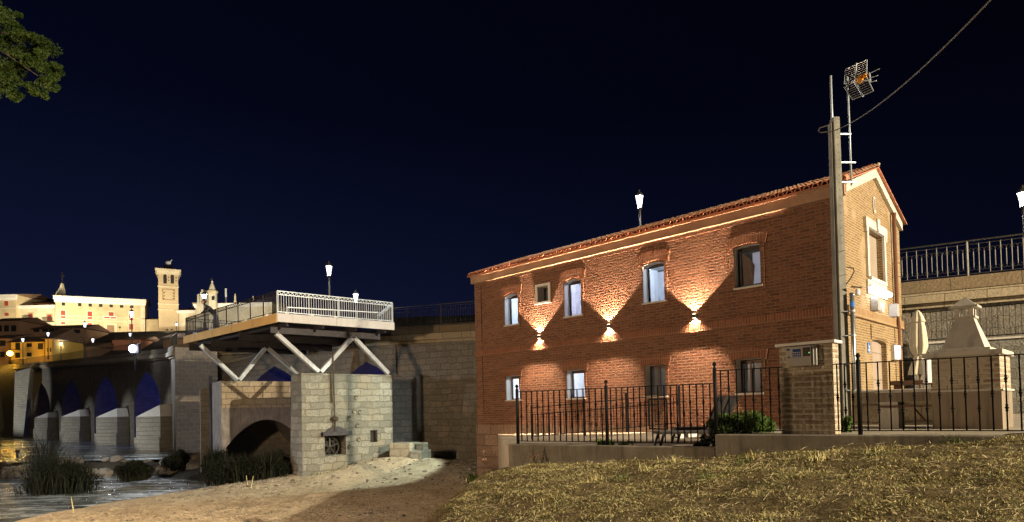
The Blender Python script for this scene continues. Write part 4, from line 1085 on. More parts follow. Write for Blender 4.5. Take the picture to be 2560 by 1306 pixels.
mb = MB(); mb.tube([(ux,uy,-.5),(ux,uy,zt_+.02)], .025, 8); mb.build('pole', 'timber', um)
def folded(prof, n=40, folds=7, name='canopy', amp=.16):
    mb = MB(); base = []
    for r_, z, ph in prof:
        for k in range(n):
            t_ = 2*math.pi*k/n; rr_ = r_*(1+amp*math.sin(folds*t_+ph)+.06*math.sin(3*t_+ph*2)); base.append(Vector((ux+rr_*math.cos(t_), uy+rr_*math.sin(t_), z)))
    mb.v = base; m_ = len(prof)
    mb.f = [(i*n+k, i*n+(k+1) % n, (i+1)*n+(k+1) % n, (i+1)*n+k) for i in range(m_-1) for k in range(n)]
    mb.f = [f[::-1] for f in mb.f]
    mb.smooth = True; return mb.build(name, 'cloth_cream', um)
h = zt_-zf
folded([(.02,zt_,0),(.07,zt_-.05,0),(.10,zt_-.2,0),(.14,zt_-.4,.2),(.165,zt_-.65,.4),(.175,zt_-.85,.5),(.12,zf+.04,.6),(.085,zf,.6),(.13,zf-.12,.9),(.19,zf-.28,1.2),(.22,zb_+.03,1.5)])
folded([(.03,zt_+.005,0),(.10,zt_-.12,.0),(.15,zt_-.27,.1)], name='top_flap', amp=.12)
mb = MB(); mb.lathe((ux,uy,zf-.02), [(.09,0),(.1,.02),(.09,.04)], 14); mb.build('tie', 'cloth_cream', um)
mb = MB(); mb.lathe((ux,uy,-.5), [(.28,0),(.28,.05),(.05,.08),(.035,.3)], 14); mb.build('base', 'concrete', um)
mb = MB(); o = P(2322, 940, 12.9); mb.cbox((o.x, o.y, o.z+.1), (.16,.16,.5)); mb.bev = .01
tagged(mb, 'white_panel', 'white_paint', 'small white upright panel beside the closed parasol', 'panel')
# ---------------------------------------------------------------- bridge
BR = [Vector(p) for p in ((31,10.5,4.05),(19.6,18.4,4.08),(13.75,21.95,4.10),(5.5,29.4,4.5),(2.3,32.5,4.66),(-2.1,34.5,4.81),(-7.0,36.2,4.84),(-25.2,46.8,5.4),(-29.2,53.3,5.9),(-40.5,65.3,6.75),(-52.1,76.3,7.5),(-65.4,89.3,8.4),(-79,101.5,9.3),(-92,113.5,10.0))]
bridge = thing('stone_bridge', 'old stone bridge with pointed arches, cornice and cutwaters lit blue beneath', 'bridge', (-20, 42, -4.6))
def seg(i):
    a, b = BR[i], BR[i+1]; d = Vector((b.x-a.x, b.y-a.y, 0)); L = d.length; d.normalize(); n = Vector((-d.y, d.x, 0))
    if n.dot(Vector((-.5,-.8,0))) < 0: n = -n
    def fn(s, z, o): return Vector((a.x, a.y, 0))+d*s+n*o+Vector((0,0,z))
    return a, b, d, n, L, fn
BW = 7.0
def offs(o, dz):   # polyline offset by o along normals (mitred)
    out = []
    for i, p in enumerate(BR):
        ns = []
        if i > 0: ns.append(seg(i-1)[3])
        if i < len(BR)-1: ns.append(seg(i)[3])
        n = sum(ns, Vector((0,0,0))).normalized(); c = n.dot(ns[0])
        out.append(Vector((p.x, p.y, p.z+dz))+n*(o/c))
    return out
arch_specs = {4: [(-6.25,)], }
blue = []
for i in range(len(BR)-1):
    a, b, d, n, L, fn = seg(i); ops = []
    def arch(s, w_, zs, z1): ops.append(dict(a=s-w_/2, b=s+w_/2, z0=-4.4, z1=z1, top=pointed(s-w_/2, s+w_/2, zs, z1), th=BW))
    if i == 6:
        s1 = onplane(916, 905, d, n, Vector((a.x,a.y,0)))[0]; s2 = onplane(686, 915, d, n, Vector((a.x,a.y,0)))[0]
        arch(s1, 4.6, .2, onplane(916, 905, d, n, Vector((a.x,a.y,0)))[1]); arch(s2, 5.6, .2, onplane(686, 916, d, n, Vector((a.x,a.y,0)))[1])
    if 8 <= i <= 11: arch(L*.5, L*.60, .0, lerpf(i, [(8,4.4),(11,5.7)]))
    mb = wall(MB(), 0, L, -4.7, min(a.z, b.z)-.9, ops, fn)
    top = [fn(0,min(a.z,b.z)-.9,0), fn(L,min(a.z,b.z)-.9,0), fn(L,b.z-.4,0), fn(0,a.z-.4,0)]
    mb.add(top if fl(fn) else top[::-1], [(0,1,2,3)])
    mb.build('wall', 'ashlar_dark', bridge)
    blue += [(i, fn, q, d, n) for q in ops]
def strip(o0, o1, z0, z1, name, mat, segs=None):
    A_, B_, C_, D_ = offs(o1, z0), offs(o1, z1), offs(o0, z1), offs(o0, z0); m_ = len(BR); mb = MB()
    mb.v = A_+B_+C_+D_
    for i in range(m_-1):
        for p, q in ((0,1),(1,2),(2,3),(3,0)): mb.f.append((p*m_+i, p*m_+i+1, q*m_+i+1, q*m_+i))
    bm = bmesh.new(); me_ = bpy.data.meshes.new('x'); me_.from_pydata([v[:] for v in mb.v], [], mb.f); bm.from_mesh(me_); bmesh.ops.recalc_face_normals(bm, faces=bm.faces)
    mb.f = [tuple(v.index for v in f.verts) for f in bm.faces]; bm.free()
    return mb.build(name, mat, bridge)
strip(-.5, .22, -.42, 0, 'curb_course', 'curb_stone')
strip(-.2, .34, -.80, -.46, 'cornice', 'cornice_stone')
strip(-.2, .16, -.96, -.81, 'lower_moulding', 'cornice_stone')
strip(-BW+.2, -.51, -.45, -.10, 'deck', 'concrete')
strip(-BW-.1, -BW+.2, -4, 0, 'far_parapet', 'ashlar_dark')
# blue lamps under the arches
for bi, (i, fn, q, d, n) in enumerate(blue):
    m_ = (q['a']+q['b'])/2; e_ = {6: 75, 8: 130, 9: 75, 10: 34, 11: 10}[i]
    for dd in ((-2.0,) if i == 6 else (-2.0, -5.0)): light('POINT', 'blue_arch_light', fn(m_, -.6 if i > 6 else -.5, dd), e_, (.0,.055,1), .15)
    mb = MB(); c = fn(m_, -2.9 if i > 6 else -3.0, -2.0); mb.cbox(c, (.3,.3,.12)); mb.cbox(c+Vector((0,0,.1)), (.18,.18,.08)); tagged(mb, 'submerged_lamp', 'dark_steel', 'dark lamp housing under the %s bridge arch from the mill' % ('first','second','third','fourth','fifth','sixth')[bi], 'lamp', 'blue lamps under the arches')
# cutwaters
CWs = [(-30.5,52,340,401,1042,1023),(-41.8,64,240,293,1043,1030),(-53.4,75,152,200,1042,1032),(-66.7,88,86,119,1045,1038)]
bn = seg(9)[3]; bd2 = seg(9)[2]
for k, (x, y, p0, p1, pt, pa) in enumerate(CWs):
    Yc = y; a, b = P(p0, 1080, Yc+.9), P(p1, 1080, Yc-.2); zt_ = P((p0+p1)/2, pt, Yc).z; za = P(p1-6, pa, Yc).z
    a.z = b.z = 0; back = -bn*3.2
    pts = [a, b, b+back*1.0, a+back*1.0]; mb = MB()
    mb.hexa([v+Vector((0,0,-4.7)) for v in pts]+[v+Vector((0,0,zt_)) for v in pts])
    cwo = mb.build('cutwater', 'pier_stone', bridge)
    mb = MB(); o = [v+Vector((0,0,zt_+.003)) for v in pts]; rdg = b.lerp(a, .22)+back*.12+Vector((0,0,za+.35)); r2 = b.lerp(a, .3)+back+Vector((0,0,za+.45))
    mb.add(o+[rdg, r2], [(0,1,4),(1,2,5,4),(3,0,4,5),(2,3,5)]); mb.build('cap', 'white_plaster', cwo)
    mb = MB(); mb.hexa([v+Vector((0,0,-4.7)) for v in [a-bd2*-.12+bn*.12, b-bd2*.12+bn*.12, b-bd2*.12+back, a+bd2*.12+back]]+[v+Vector((0,0,-1.7+.15*k)) for v in [a-bd2*-.12+bn*.12, b-bd2*.12+bn*.12, b-bd2*.12+back, a+bd2*.12+back]]); mb.build('footing', 'pier_stone', cwo)
for k, (x, y, p0, p1, pt, pa) in enumerate(CWs):
    tgt = P((p0+p1)/2+4, 1075, y); src = tgt+Vector((-7.5,-4.5,-.2)); src.z = -2.45
    q_ = thing('pier_spotlight', 'low spotlight in the river aimed at the %s cutwater from the abutment' % ('first','second','third','fourth')[k], 'spotlight', src, 'spotlights at the cutwaters')
    mb = MB(); mb.cbox(src+Vector((0,0,.1)), (.25,.25,.2)); mb.cbox(src+Vector((0,0,-.15)), (.1,.1,.3)); mb.build('housing', 'dark_steel', q_)
    light('SPOT', 'pier_spot', src+Vector((.3,.2,.35)), [1500,1300,1100,900][k], (.93,.95,.95), .15, aim=tgt+Vector((0,0,.2)), size=R(40), blend=.6)
# tall tapered buttress at the far left
Yb = 95; mb = MB()
a0, a1, a2, a3 = P(33,1093,Yb), P(58,1093,Yb-1), P(76,920,Yb-1), P(37,930,Yb)
bk = Vector((-1.6,3,0))
mb.hexa([a0, a1, a1+bk, a0+bk, a3, a2, a2+bk, a3+bk]); mb.build('buttress', 'pier_stone', bridge)
light('SPOT', 'buttress_spot', a0+Vector((-9,-11,1.2)), 5200, (.93,.95,.95), .2, aim=a0.lerp(a2,.55), size=R(44), blend=.5)
# abutment tower and buttress next to the mill
Ca = P(440, 1130, 41.3); Ca.z = 0; Cd = Vector((.75,.66,0)); Ce = Vector((-.66,.75,0))
la_ = len_to(Ca, Cd, 545)
mb = MB(); mb.box(Ca+Vector((0,0,-4.6)), Cd*la_, Vector((-.47,.88,0))*5.5, Vector((0,0,4.6+P(440,868,41.3).z))); mb.build('abutment', 'abutment_stone', bridge)
Cx = P(985, 1100, 35.5); Cx.z = 0; d_ = seg(5)[2]*-1
mb = MB(); mb.box(Cx+Vector((0,0,-4.6)), d_*1.5, Vector((.4,1.3,0)), Vector((0,0,4.6+2.1))); mb.build('wall_pier', 'ashlar_dark', bridge)
mb = MB(); c0 = P(1125, 1165, 33.0); c1 = P(1200, 1165, 32.7); c2 = P(1200, 960, 33.6); c3 = P(1165, 960, 34.0)
mb.hexa([Vector((c0.x,c0.y,-4.6)), Vector((c1.x,c1.y,-4.6)), c1+Vector((0,2,-1.5)), c0+Vector((0,2,-1.5)), c3, c2, c2+Vector((0,1.5,0)), c3+Vector((0,1.5,0))]); mb.build('battered_foot', 'ashlar_dark', bridge)
# railings on the bridge
def scroll(mb, c, d, r_, sgn):   # a pair of curled scrolls, mirrored about c
    for s_ in (-1, 1):
        pts = []
        for k in range(9):
            t_ = k/8*1.5*math.pi; rad = r_*(1-.45*k/8)
            pts.append(c+d*(s_*(r_-rad*math.cos(t_)))*1.0+Vector((0,0,sgn*rad*math.sin(t_))))
        mb.tube(pts, .011, 4, cap=False)
def bridge_rail(p, q, label, ornate, n, group='railings along the bridge', mat='grey_iron', H=1.22, pr=None):
    d = (q-p); L = d.length; dn = d.normalized(); r = thing('bridge_railing', label, 'railing', p.lerp(q, .5), group)
    mb = MB(); mb.bar(p+Vector((0,0,H)), q+Vector((0,0,H)), .05, .045); mb.build('top_rail', mat, r)
    mb = MB(); mb.bar(p+Vector((0,0,.1)), q+Vector((0,0,.1)), .03, .025)
    if ornate: mb.bar(p+Vector((0,0,H-.12)), q+Vector((0,0,H-.12)), .02, .018)
    mb.build('bottom_rail', mat, r)
    np_ = max(1, int(round(L/2.2)))
    for k in range(np_+1):
        c = p+d*(k/np_); mb = MB(); mb.cbox(c+Vector((0,0,H/2)), (.05,.05,H)); mb.build('post', mat, r)
    h = .010
    for k in range(n):
        c = p+d*((k+.5)/n); mb = MB(); lo_, hi_ = ((.30, H-.38) if k % 2 else (.1, H-.1)) if ornate else (.1, H-.02)
        mb.box(c+Vector((-h,-h,lo_)), (2*h,0,0), (0,2*h,0), (0,0,hi_-lo_))
        if ornate and k % 2:
            scroll(mb, c+Vector((0,0,.27)), dn, L/n*.5, -1); scroll(mb, c+Vector((0,0,H-.33)), dn, L/n*.5, 1)
            mb.sphere(c+Vector((0,0,.26)), .022, 6, 4); mb.sphere(c+Vector((0,0,H-.34)), .025, 6, 4)
        mb.build('baluster', mat, r)
    return r
T_ = offs(-.05, 0)
pR0 = T_[1].lerp(T_[2], -.25); 
bridge_rail(T_[1].lerp(T_[2], .05), T_[2].lerp(T_[3], .02), 'ornate scrolled iron railing on the bridge right of the gable', True, 46)
bridge_rail(T_[0].lerp(T_[1], .55), T_[1].lerp(T_[2], .04), 'ornate scrolled iron railing leaving the frame beside the white street lamp', True, 40)
bridge_rail(T_[5].lerp(T_[4], .05), T_[6].lerp(T_[7], .06), 'iron railing on the bridge between house and viewing platform', True, 44)
def far_rail(p, q, label):
    d = q-p; r = thing('bridge_railing', label, 'railing', p.lerp(q, .5), 'railings along the bridge'); L = d.length
    mb = MB(); mb.bar(p+Vector((0,0,.95)), q+Vector((0,0,.95)), .05, .04); mb.build('top_rail', 'grey_iron', r)
    mb = MB()
    for k in range(int(L/.35)): c = p+d*(k*.35/L); mb.cbox(c+Vector((0,0,.48)), (.025,.025,.95))
    mb.build('bar_infill', 'grey_iron', r)
for i, l_ in ((7, 'low dark railing on the bridge above the tall stone abutment'), (8, 'dark railing above the arch nearest the abutment'), (9, 'dark railing above the second arch from the abutment'), (10, 'dark railing above the third arch from the abutment'), (11, 'dark railing above the fourth arch from the abutment'), (12, 'dark railing at the town end of the bridge')):
    far_rail(T_[i], T_[i+1], l_)
# retaining wall and fence between the gable and the bridge
Rw0, Rw1 = Vector((13.35, 20.6, 0)), Vector((19.0, 16.6, 0))
mb = MB(); d = Rw1-Rw0; nn = Vector((-d.y, d.x, 0)).normalized(); zr = P(2400, 848, 18.9).z
mb.box(Rw0+Vector((0,0,-.6)), d, nn*.8, Vector((0,0,zr+.6))); rw = tagged(mb, 'retaining_wall', 'rubble', 'pale rubble retaining wall at the foot of the bridge', 'wall')
mb = MB(); mb.box(Rw0-nn*.06+Vector((0,0,zr+.003)), d, nn*.9, Vector((0,0,.06))); mb.build('coping', 'render_cream', rw)
p, q = Rw0+nn*.1+Vector((0,0,zr+.06)), Rw1+nn*.1+Vector((0,0,zr+.06))
tf = thing('terrace_railing', 'thin dark bar railing standing on the rubble wall', 'railing', p.lerp(q, .5))
for z in (1.0, .08):
    mb = MB(); mb.bar(p+Vector((0,0,z)), q+Vector((0,0,z)), .04, .03); mb.build('rail', 'black_iron', tf)
for k in range(48):
    c = p.lerp(q, (k+.5)/48); mb = MB(); mb.box(c+Vector((-.007,-.007,.08)), (.014,0,0), (0,.014,0), (0,0,.92)); mb.build('baluster', 'black_iron', tf)
for f_ in (0, .5, 1):
    c = p.lerp(q, f_); mb = MB(); mb.cbox(c+Vector((0,0,.52)), (.06,.06,1.04)); mb.build('post', 'black_iron', tf)
# ---------------------------------------------------------------- viewing platform
ZT = P(695, 727.5, 28).z; ZD = P(693, 783, 28).z; ZB = P(693, 805, 28).z
Np = P(694, 800, 28); Rp_ = PZ(981, 757.5, ZT); Lp = PZ(465, 796, ZT)
Np.z = Rp_.z = Lp.z = 0
uR = (Rp_-Np).normalized(); uL = (Lp-Np).normalized()
LR, LL = (Rp_-Np).length, (Lp-Np).length
plat = thing('viewing_platform', 'angular steel viewing platform with pale fascia propped off the bridge', 'platform', Np+uR*LR/2+uL*LL/2+Vector((0,0,2)))
def pp(r_, l_, z): return Np+uR*r_+uL*l_+Vector((0,0,z))
far_r = LR+4.2
mb = MB(); mb.prism([pp(.04,.04,ZD-.12), pp(LR-.02,.04,ZD-.12), Rp_*1.15+Vector((-.15,0,ZD-.12)), Rp_*1.15+Vector((-6,3.5,ZD-.12)), pp(6.5,LL-.02,ZD-.12), pp(.04,LL-.02,ZD-.12)], Vector((0,0,.10))); mb.build('deck', 'dark_steel', plat)
mb = MB(); mb.box(pp(-.03,-.04,ZB), uR*(LR+.10), uL*.06, Vector((0,0,ZD-ZB))); mb.bev = .008; f1 = mb.build('front_fascia', 'fascia_panel', plat)
mb = MB(); mb.box(pp(LR*.475,-.0425,ZB+.01), uR*.008, uL*.02, Vector((0,0,ZD-ZB-.02))); mb.build('panel_joint', 'dark_steel', f1)
mb = MB(); mb.box(pp(-.045,.02,ZB-.02), uL*(LL+.3), uR*.06, Vector((0,0,ZD-ZB+.02))); mb.bev = .008; f2 = mb.build('side_fascia', 'fascia_orange_lit', plat)
mb = MB()
for k in range(1, 5): mb.box(pp(-.0475,LL*k/4.6,ZB-.01), uL*.015, uR*.02, Vector((0,0,ZD-ZB)))
mb.build('panel_joint', 'dark_steel', f2)
def ibeam(a, b, h, w_, name='beam', mat='dark_steel', par=None):
    mb = MB(); mb.bar(a, b, .03, h); dd = Vector((0,0,h/2))
    mb.bar(a+dd, b+dd, w_, .03); mb.bar(a-dd, b-dd, w_, .03); return mb.build(name, mat, par or plat)
zb1 = ZB-.04
for l_ in (.9, 4.2, 7.6, 10.6): ibeam(pp(.1,l_,zb1-.19), pp(LR-.15+(.0 if l_ < 2 else 1.2),l_,zb1-.19), .36, .26)
for r_ in (.5, 2.2, 3.9, 5.5): ibeam(pp(r_,.1,zb1+.0), pp(r_,LL-.3,zb1+.0), .16, .14, 'joist')
# V struts
zfl = zb1-.38
def strut(a, b, w_=.20):
    mb = MB(); mb.bar(a, b, w_, w_, up=tuple(uL)); mb.bev = .01; mb.build('strut', 'strut_paint', plat)
def on_line(l_, px, py=900):  # point on line r |-> pp(r,l_) seen in column px
    return len_to(pp(0,l_,0), uR, px)
zft = P(800, 930, 30.2).z-.0
rt, rf, ra2, rf2 = on_line(.9,693), on_line(.9,800), on_line(.9,885), on_line(.9,972)
strut(pp(rt,.9,zfl), pp(rf-.05,.9,zft)); strut(pp(rf+.05,.9,zft), pp(ra2-.06,.9,zfl)); strut(pp(ra2+.08,.9,zfl), pp(rf2,.9,zft-.02))
l_ = 7.6; rr_ = [on_line(l_, p_) for p_ in (503, 596, 668, 765)]
zf2 = P(596, 950, pp(rr_[1], l_, 0).y).z
strut(pp(rr_[0],l_,zfl), pp(rr_[1]-.04,l_,zf2)); strut(pp(rr_[1]+.06,l_,zf2), pp(rr_[2]-.05,l_,zfl)); strut(pp(rr_[2]+.08,l_,zfl), pp(rr_[3],l_,zf2))
# platform railings
def plat_rail(p, q, label, n, mat, lattice=True):
    r = thing('platform_railing', label, 'railing', p.lerp(q, .5), 'railings around the viewing platform'); d = q-p; L = d.length; H = ZT-ZD
    mb = MB(); mb.bar(p+Vector((0,0,H)), q+Vector((0,0,H)), .045, .035); mb.build('top_rail', mat, r)
    for z in (H-.16, .06):
        mb = MB(); mb.bar(p+Vector((0,0,z)), q+Vector((0,0,z)), .035, .035); mb.build('rail', mat, r)
    mb = MB(); m_ = int(L/.19)
    for k in range(m_):
        for s_ in (0, 1):
            a = p+d*((k+.5*s_)/m_)+Vector((0,0,H-(.16 if s_ == 0 else .02))); b = p+d*((k+.5*(s_+1))/m_)+Vector((0,0,H-(.02 if s_ == 0 else .16))); mb.bar(a, b, .02, .02)
    mb.build('lattice', mat, r)
    mbb = MB(); mbb.box((-.011,-.011,.06), (.022,0,0), (0,.022,0), (0,0,H-.22)); o_ = mbb.build('baluster', mat, pivot=(0,0,0)); bdt = o_.data; bpy.data.objects.remove(o_)
    for k in range(n):
        b = bpy.data.objects.new('baluster', bdt); COL.objects.link(b); b.parent = r; b.location = p+d*((k+.5)/n)-Vector(r.location)
    for k in range(int(L/1.3)+1):
        c = p+d*min(1, k/int(L/1.3)); mb = MB(); mb.cbox(c+Vector((0,0,H/2-.05)), (.045,.045,H+.08)); mb.build('post', mat, r)
    mb = MB()
    for k in range(5): mb.cbox(p+d*((k+.4)/5)+Vector((0,0,.0)), (.16,.16,.10))
    mb.build('foot_clamp', 'bright_steel', r)
plat_rail(pp(0,0,ZD), pp(LR,0,ZD), 'pale railing with lattice top along the lit front edge of the platform', 50, 'bright_steel')
plat_rail(pp(0,.02,ZD), pp(0,LL,ZD), 'long dark railing receding along the left edge of the platform', 96, 'dark_steel')
plat_rail(pp(LR,0.02,ZD), Rp_*1.13+Vector((-.9,0,ZD)), 'short railing section joining the platform to the bridge', 16, 'bright_steel')
plat_rail(pp(0,LL,ZD), pp(4.8,LL,ZD), 'dark railing across the far end of the platform', 34, 'dark_steel')
mb = MB(); mb.bar(pp(2.2,3.5,ZD+.9), pp(LR+1.3,3.2,ZD+1.0), .05, .05)
for k in range(5):
    c = pp(2.2,3.5,ZD).lerp(pp(LR+1.3,3.2,ZD), k/4); mb.cbox(c+Vector((0,0,.47)), (.05,.05,.94))
mb.bar(pp(2.2,3.5,ZD+.5), pp(LR+1.3,3.2,ZD+.55), .03, .03)
tagged(mb, 'inner_handrail', 'bright_steel', 'pale handrail crossing the deck behind the front balusters', 'handrail')
# person leaning on the railing
def skin_body(name, verts, edges, radii, mat, parent):
    me = bpy.data.meshes.new(name); pv = PIV[parent]; me.from_pydata([Vector(v)-pv for v in verts], edges, [])
    o = bpy.data.objects.new(name, me); COL.objects.link(o); o.parent = parent; PIV[o] = pv
    m_ = o.modifiers.new('skin', 'SKIN'); m_.use_smooth_shade = True
    for v, r_ in zip(me.skin_vertices[0].data, radii): v.radius = (r_, r_*.85)
    me.skin_vertices[0].data[0].use_root = True
    s_ = o.modifiers.new('sub', 'SUBSURF'); s_.levels = 1; s_.render_levels = 2; me.materials.append(MAT[mat]); return o
lt = 0
Cper = None
best = 1e9
for k in range(200):
    c = pp(.45, LL*k/200, 0); e_ = abs(c.x/c.y-U(532))
    if e_ < best: best = e_; Cper = c
z0 = ZD; B0 = Vector((Cper.x, Cper.y, 0))
per = thing('person', 'person in dark clothes leaning forward with arms on the platform railing', 'person', (B0.x, B0.y, z0))
out = -uR; sd = uL      # out: towards the railing
def bp(o_, s_, z): return B0+out*o_+sd*s_+Vector((0,0,z0+z))
vs = [bp(-.22,0,.92), bp(-.08,0,1.10), bp(.12,0,1.30), bp(.24,0,1.40), bp(.34,0,1.48), bp(.40,0,1.60), bp(.40,0,1.70),
      bp(.20,.19,1.34), bp(.36,.24,1.08), bp(.46,.10,1.04), bp(.50,.03,1.05),
      bp(.20,-.19,1.34), bp(.36,-.24,1.08), bp(.46,-.10,1.04), bp(.50,-.03,1.05),
      bp(-.22,.11,.86), bp(-.14,.12,.48), bp(-.20,.12,.08), bp(-.06,.13,.04), bp(-.22,-.11,.86), bp(-.22,-.12,.46), bp(-.34,-.12,.08), bp(-.20,-.13,.04)]
es = [(0,1),(1,2),(2,3),(3,4),(4,5),(5,6),(2,7),(7,8),(8,9),(9,10),(2,11),(11,12),(12,13),(13,14),(0,15),(15,16),(16,17),(17,18),(0,19),(19,20),(20,21),(21,22)]
rd_ = [.16,.15,.17,.10,.06,.095,.085,.075,.05,.045,.04,.075,.05,.045,.04,.10,.075,.05,.045,.10,.075,.05,.045]
skin_body('body', vs, es, rd_, 'dark_cloth', per)
mb = MB(); mb.sphere(bp(.43,0,1.63), .10, 10, 8, (.9,.9,1.15)); mb.smooth = True; mb.build('face', 'skin', per)
mb = MB(); mb.sphere(bp(.36,0,1.68), .125, 10, 8, (1,1,1.1)); mb.smooth = True; mb.build('hair', 'hair_brown', per)
# ---------------------------------------------------------------- mill piers
Mr = P(757, 1190, 29.5); Mr.z = 0; ur = Vector((.75,.66,0)); ul = Vector((-.66,.75,0))
lr = len_to(Mr, ur, 981); zp = P(757, 933, 29.5).z
mill = thing('mill_pier', 'squared stone mill pier with sluice gate opening and old iron rings', 'pier', Mr+ur*lr/2+ul*.8+Vector((0,0,-4.2)))
def mf(s, z, o): return Mr+ur*s-ul*o+Vector((0,0,z))
def MF(px, py): return onplane(px, py, ur, ul, Mr)
oa, ob = MF(812, 1115)[0], MF(865, 1115)[0]; oz0, oz1 = MF(838, 1138)[1], MF(838, 1088)[1]
op = dict(a=oa, b=ob, z0=oz0, z1=oz1, top=[(oa,oz1),(ob,oz1)], th=1.0)
ha, hb_ = MF(926,1090)[0], MF(944,1090)[0]; hz0, hz1 = MF(935,1106)[1], MF(935,1076)[1]
op2 = dict(a=ha, b=hb_, z0=hz0, z1=hz1, top=[(ha,hz1),(hb_,hz1)], th=.3)
mb = wall(MB(), 0, lr, -4.4, zp, [op, op2], mf)
mb.add([mf(0,-4.4,0)+Vector((-.25,0,0)), mf(0,-4.4,0), mf(0,zp,0), mf(0,zp,-1.2), mf(0,-4.4,-1.6)], [(1,2,3,4)])
mb.add([mf(lr,-4.4,0), mf(lr,zp,0), mf(lr,zp,-2), mf(lr,-4.4,-2)], [(3,2,1,0)])
mb.add([mf(0,zp,0), mf(lr,zp,0), mf(lr,zp,-2), mf(0,zp,-1.2)], [(0,1,2,3)])
mb.add([mf(0,-4.4,-1.6), mf(0,zp,-1.2), mf(lr,zp,-2), mf(lr,-4.4,-2)], [(0,1,2,3)])
mb.build('masonry', 'rubble', mill)
mb = MB(); fbox(mb, mf, oa-.3, ob+.3, oz0-.5, oz1+.2, -1.05, -1.0); mb.build('opening_back', 'town_dark', mill); mb = MB(); fbox(mb, mf, ha-.1, hb_+.1, hz0-.1, hz1+.1, -.35, -.3); mb.build('niche_back', 'town_dark', mill)
mb = MB(); s0_, s1_ = MF(803,1085)[0], MF(874,1085)[0]; zg = oz1
fbox(mb, mf, s0_, s1_, zg-.02, zg+.17, .005, .25)
n = 8; m_ = (s0_+s1_)/2
mb.prism([mf(s0_+.2,zg+.171,.02)]+[mf(s0_+.2+(s1_-s0_-.4)*k/n, zg+.171+.26*math.sin(math.pi*k/n)**.8, .02) for k in range(1, n)]+[mf(s1_-.2,zg+.171,.02)], nn*0+(-ul)*.14)
gate = thing('sluice_gate', 'old iron sluice gate with tall screw rod above the dark opening', 'sluice gate', mf(m_, oz0, .1)); mb.build('head_beam', 'dark_steel', gate)
mb = MB(); sr = MF(833,1000)[0]; zr0 = MF(833,880)[1]
mb.tube([mf(sr,zg+.3,.16), mf(sr-.02,zr0+.0,.10)], .035, 8); mb.tube([mf(sr-.14,zp+.1,.12), mf(sr-.10,zg+1.6,.12)], .03, 6); mb.build('screw_rod', 'rust_iron', gate)
mb = MB(); zz = MF(833,1046)[1]; mb.lathe(mf(sr,zz-.14,.17), [(.06,0),(.16,.04),(.18,.14),(.15,.2),(.06,.24)], 10); mb.build('gearbox', 'rust_iron', gate)
mb = MB(); mb.tube([mf(sr,zg+.2,.17), mf(sr,zz-.1,.17)], [.06,.05], 8); mb.build('threaded_nut', 'rust_iron', gate)
mb = MB(); cx_ = (oa+ob)/2-.1; cz = (oz0+oz1)/2-.1; rW = .48
pts = [mf(cx_+rW*math.cos(2*math.pi*k/18), cz+rW*math.sin(2*math.pi*k/18), -.45) for k in range(19)]
mb.tube(pts, .05, 6)
for k in range(5): mb.tube([mf(cx_,cz,-.45), mf(cx_+rW*math.cos(2*math.pi*k/5+.3), cz+rW*math.sin(2*math.pi*k/5+.3), -.45)], [.07,.04], 6)
tagged(mb, 'turbine_wheel', 'grey_iron', 'spoked iron wheel inside the sluice opening', 'wheel')
mb = MB()
for px, py in ((885,1030),(899,1031),(897,1100),(872,1047),(890,995),(873,1118),(893,1065)):
    s_, z_ = MF(px, py); pts = [mf(s_+.1*math.cos(2*math.pi*k/10+.5), z_+.1*math.sin(2*math.pi*k/10+.5), .04) for k in range(8)]; mb = MB(); mb.tube(pts, .018, 5); mb.build('mooring_ring', 'rust_iron', mill)

# left mill block with vaulted tail race
Ml = P(555, 1180, 34.4); Ml.z = 0; ur2 = Vector((.80,.60,0)); ul2 = Vector((-.60,.80,0))
def nf(s, z, o): return Ml+ur2*s-ul2*o+Vector((0,0,z))
def NF(px, py): return onplane(px, py, ur2, ul2, Ml)
mill2 = thing('mill_arch_block', 'plastered mill block with dark vaulted channel under the rear struts', 'pier', nf(2.4,-4.4,-1.5))
a_, b_ = .22, 4.6; zt2 = NF(600,953)[1]; za2 = NF(640,1050)[1]
q = dict(a=a_, b=b_, z0=-4.4, z1=za2, top=seg_arc(a_, b_, za2, 1.5, 12), th=3.0)
mb = wall(MB(), 0, 4.9, -4.5, zt2, [q], nf)
for p4 in ([nf(0,-4.5,0), nf(0,zt2,0), nf(0,zt2,-3), nf(0,-4.5,-3)], [nf(0,zt2,0), nf(4.9,zt2,0), nf(4.9,zt2,-3), nf(0,zt2,-3)], [nf(4.9,-4.5,-3), nf(4.9,zt2,-3), nf(4.9,zt2,0), nf(4.9,-4.5,0)]): mb.add(p4, [(0,1,2,3)])
mb.build('masonry', 'concrete', mill2)
mb = MB(); zl = NF(600,1020)[1]; fbox(mb, nf, .03, 3.75, zl, zt2-.02, .002, .09); mb.build('painted_light_patch', 'ashlar', mill2)  # paler stone slab stands in for lamplight on the block's upper face
mb = MB(); fbox(mb, nf, -.5, 5.2, -4.6, zt2-.3, -3.2, -3.0); mb.build('back_wall', 'ashlar_dark', mill2)
mb = MB()
for k in range(26):
    f_ = rng.uniform(0, 1); s_ = 4.1+.55*f_+rng.uniform(-.08,.22); z_ = za2+.1+(zt2-za2-.15)*f_; mb.sphere(nf(s_, z_, .06), rng.uniform(.06,.13), 6, 4, (1.2,1,.7))
mb.build('rubble_edge', 'white_plaster', mill2)
mb = MB(); c = P(527, 940, 36.3); mb.tube([(c.x,c.y,-4.2),(c.x,c.y,c.z)], .11, 10); mb.smooth = True
tagged(mb, 'iron_column', 'dark_steel', 'dark round iron column standing beside the stone abutment', 'column')
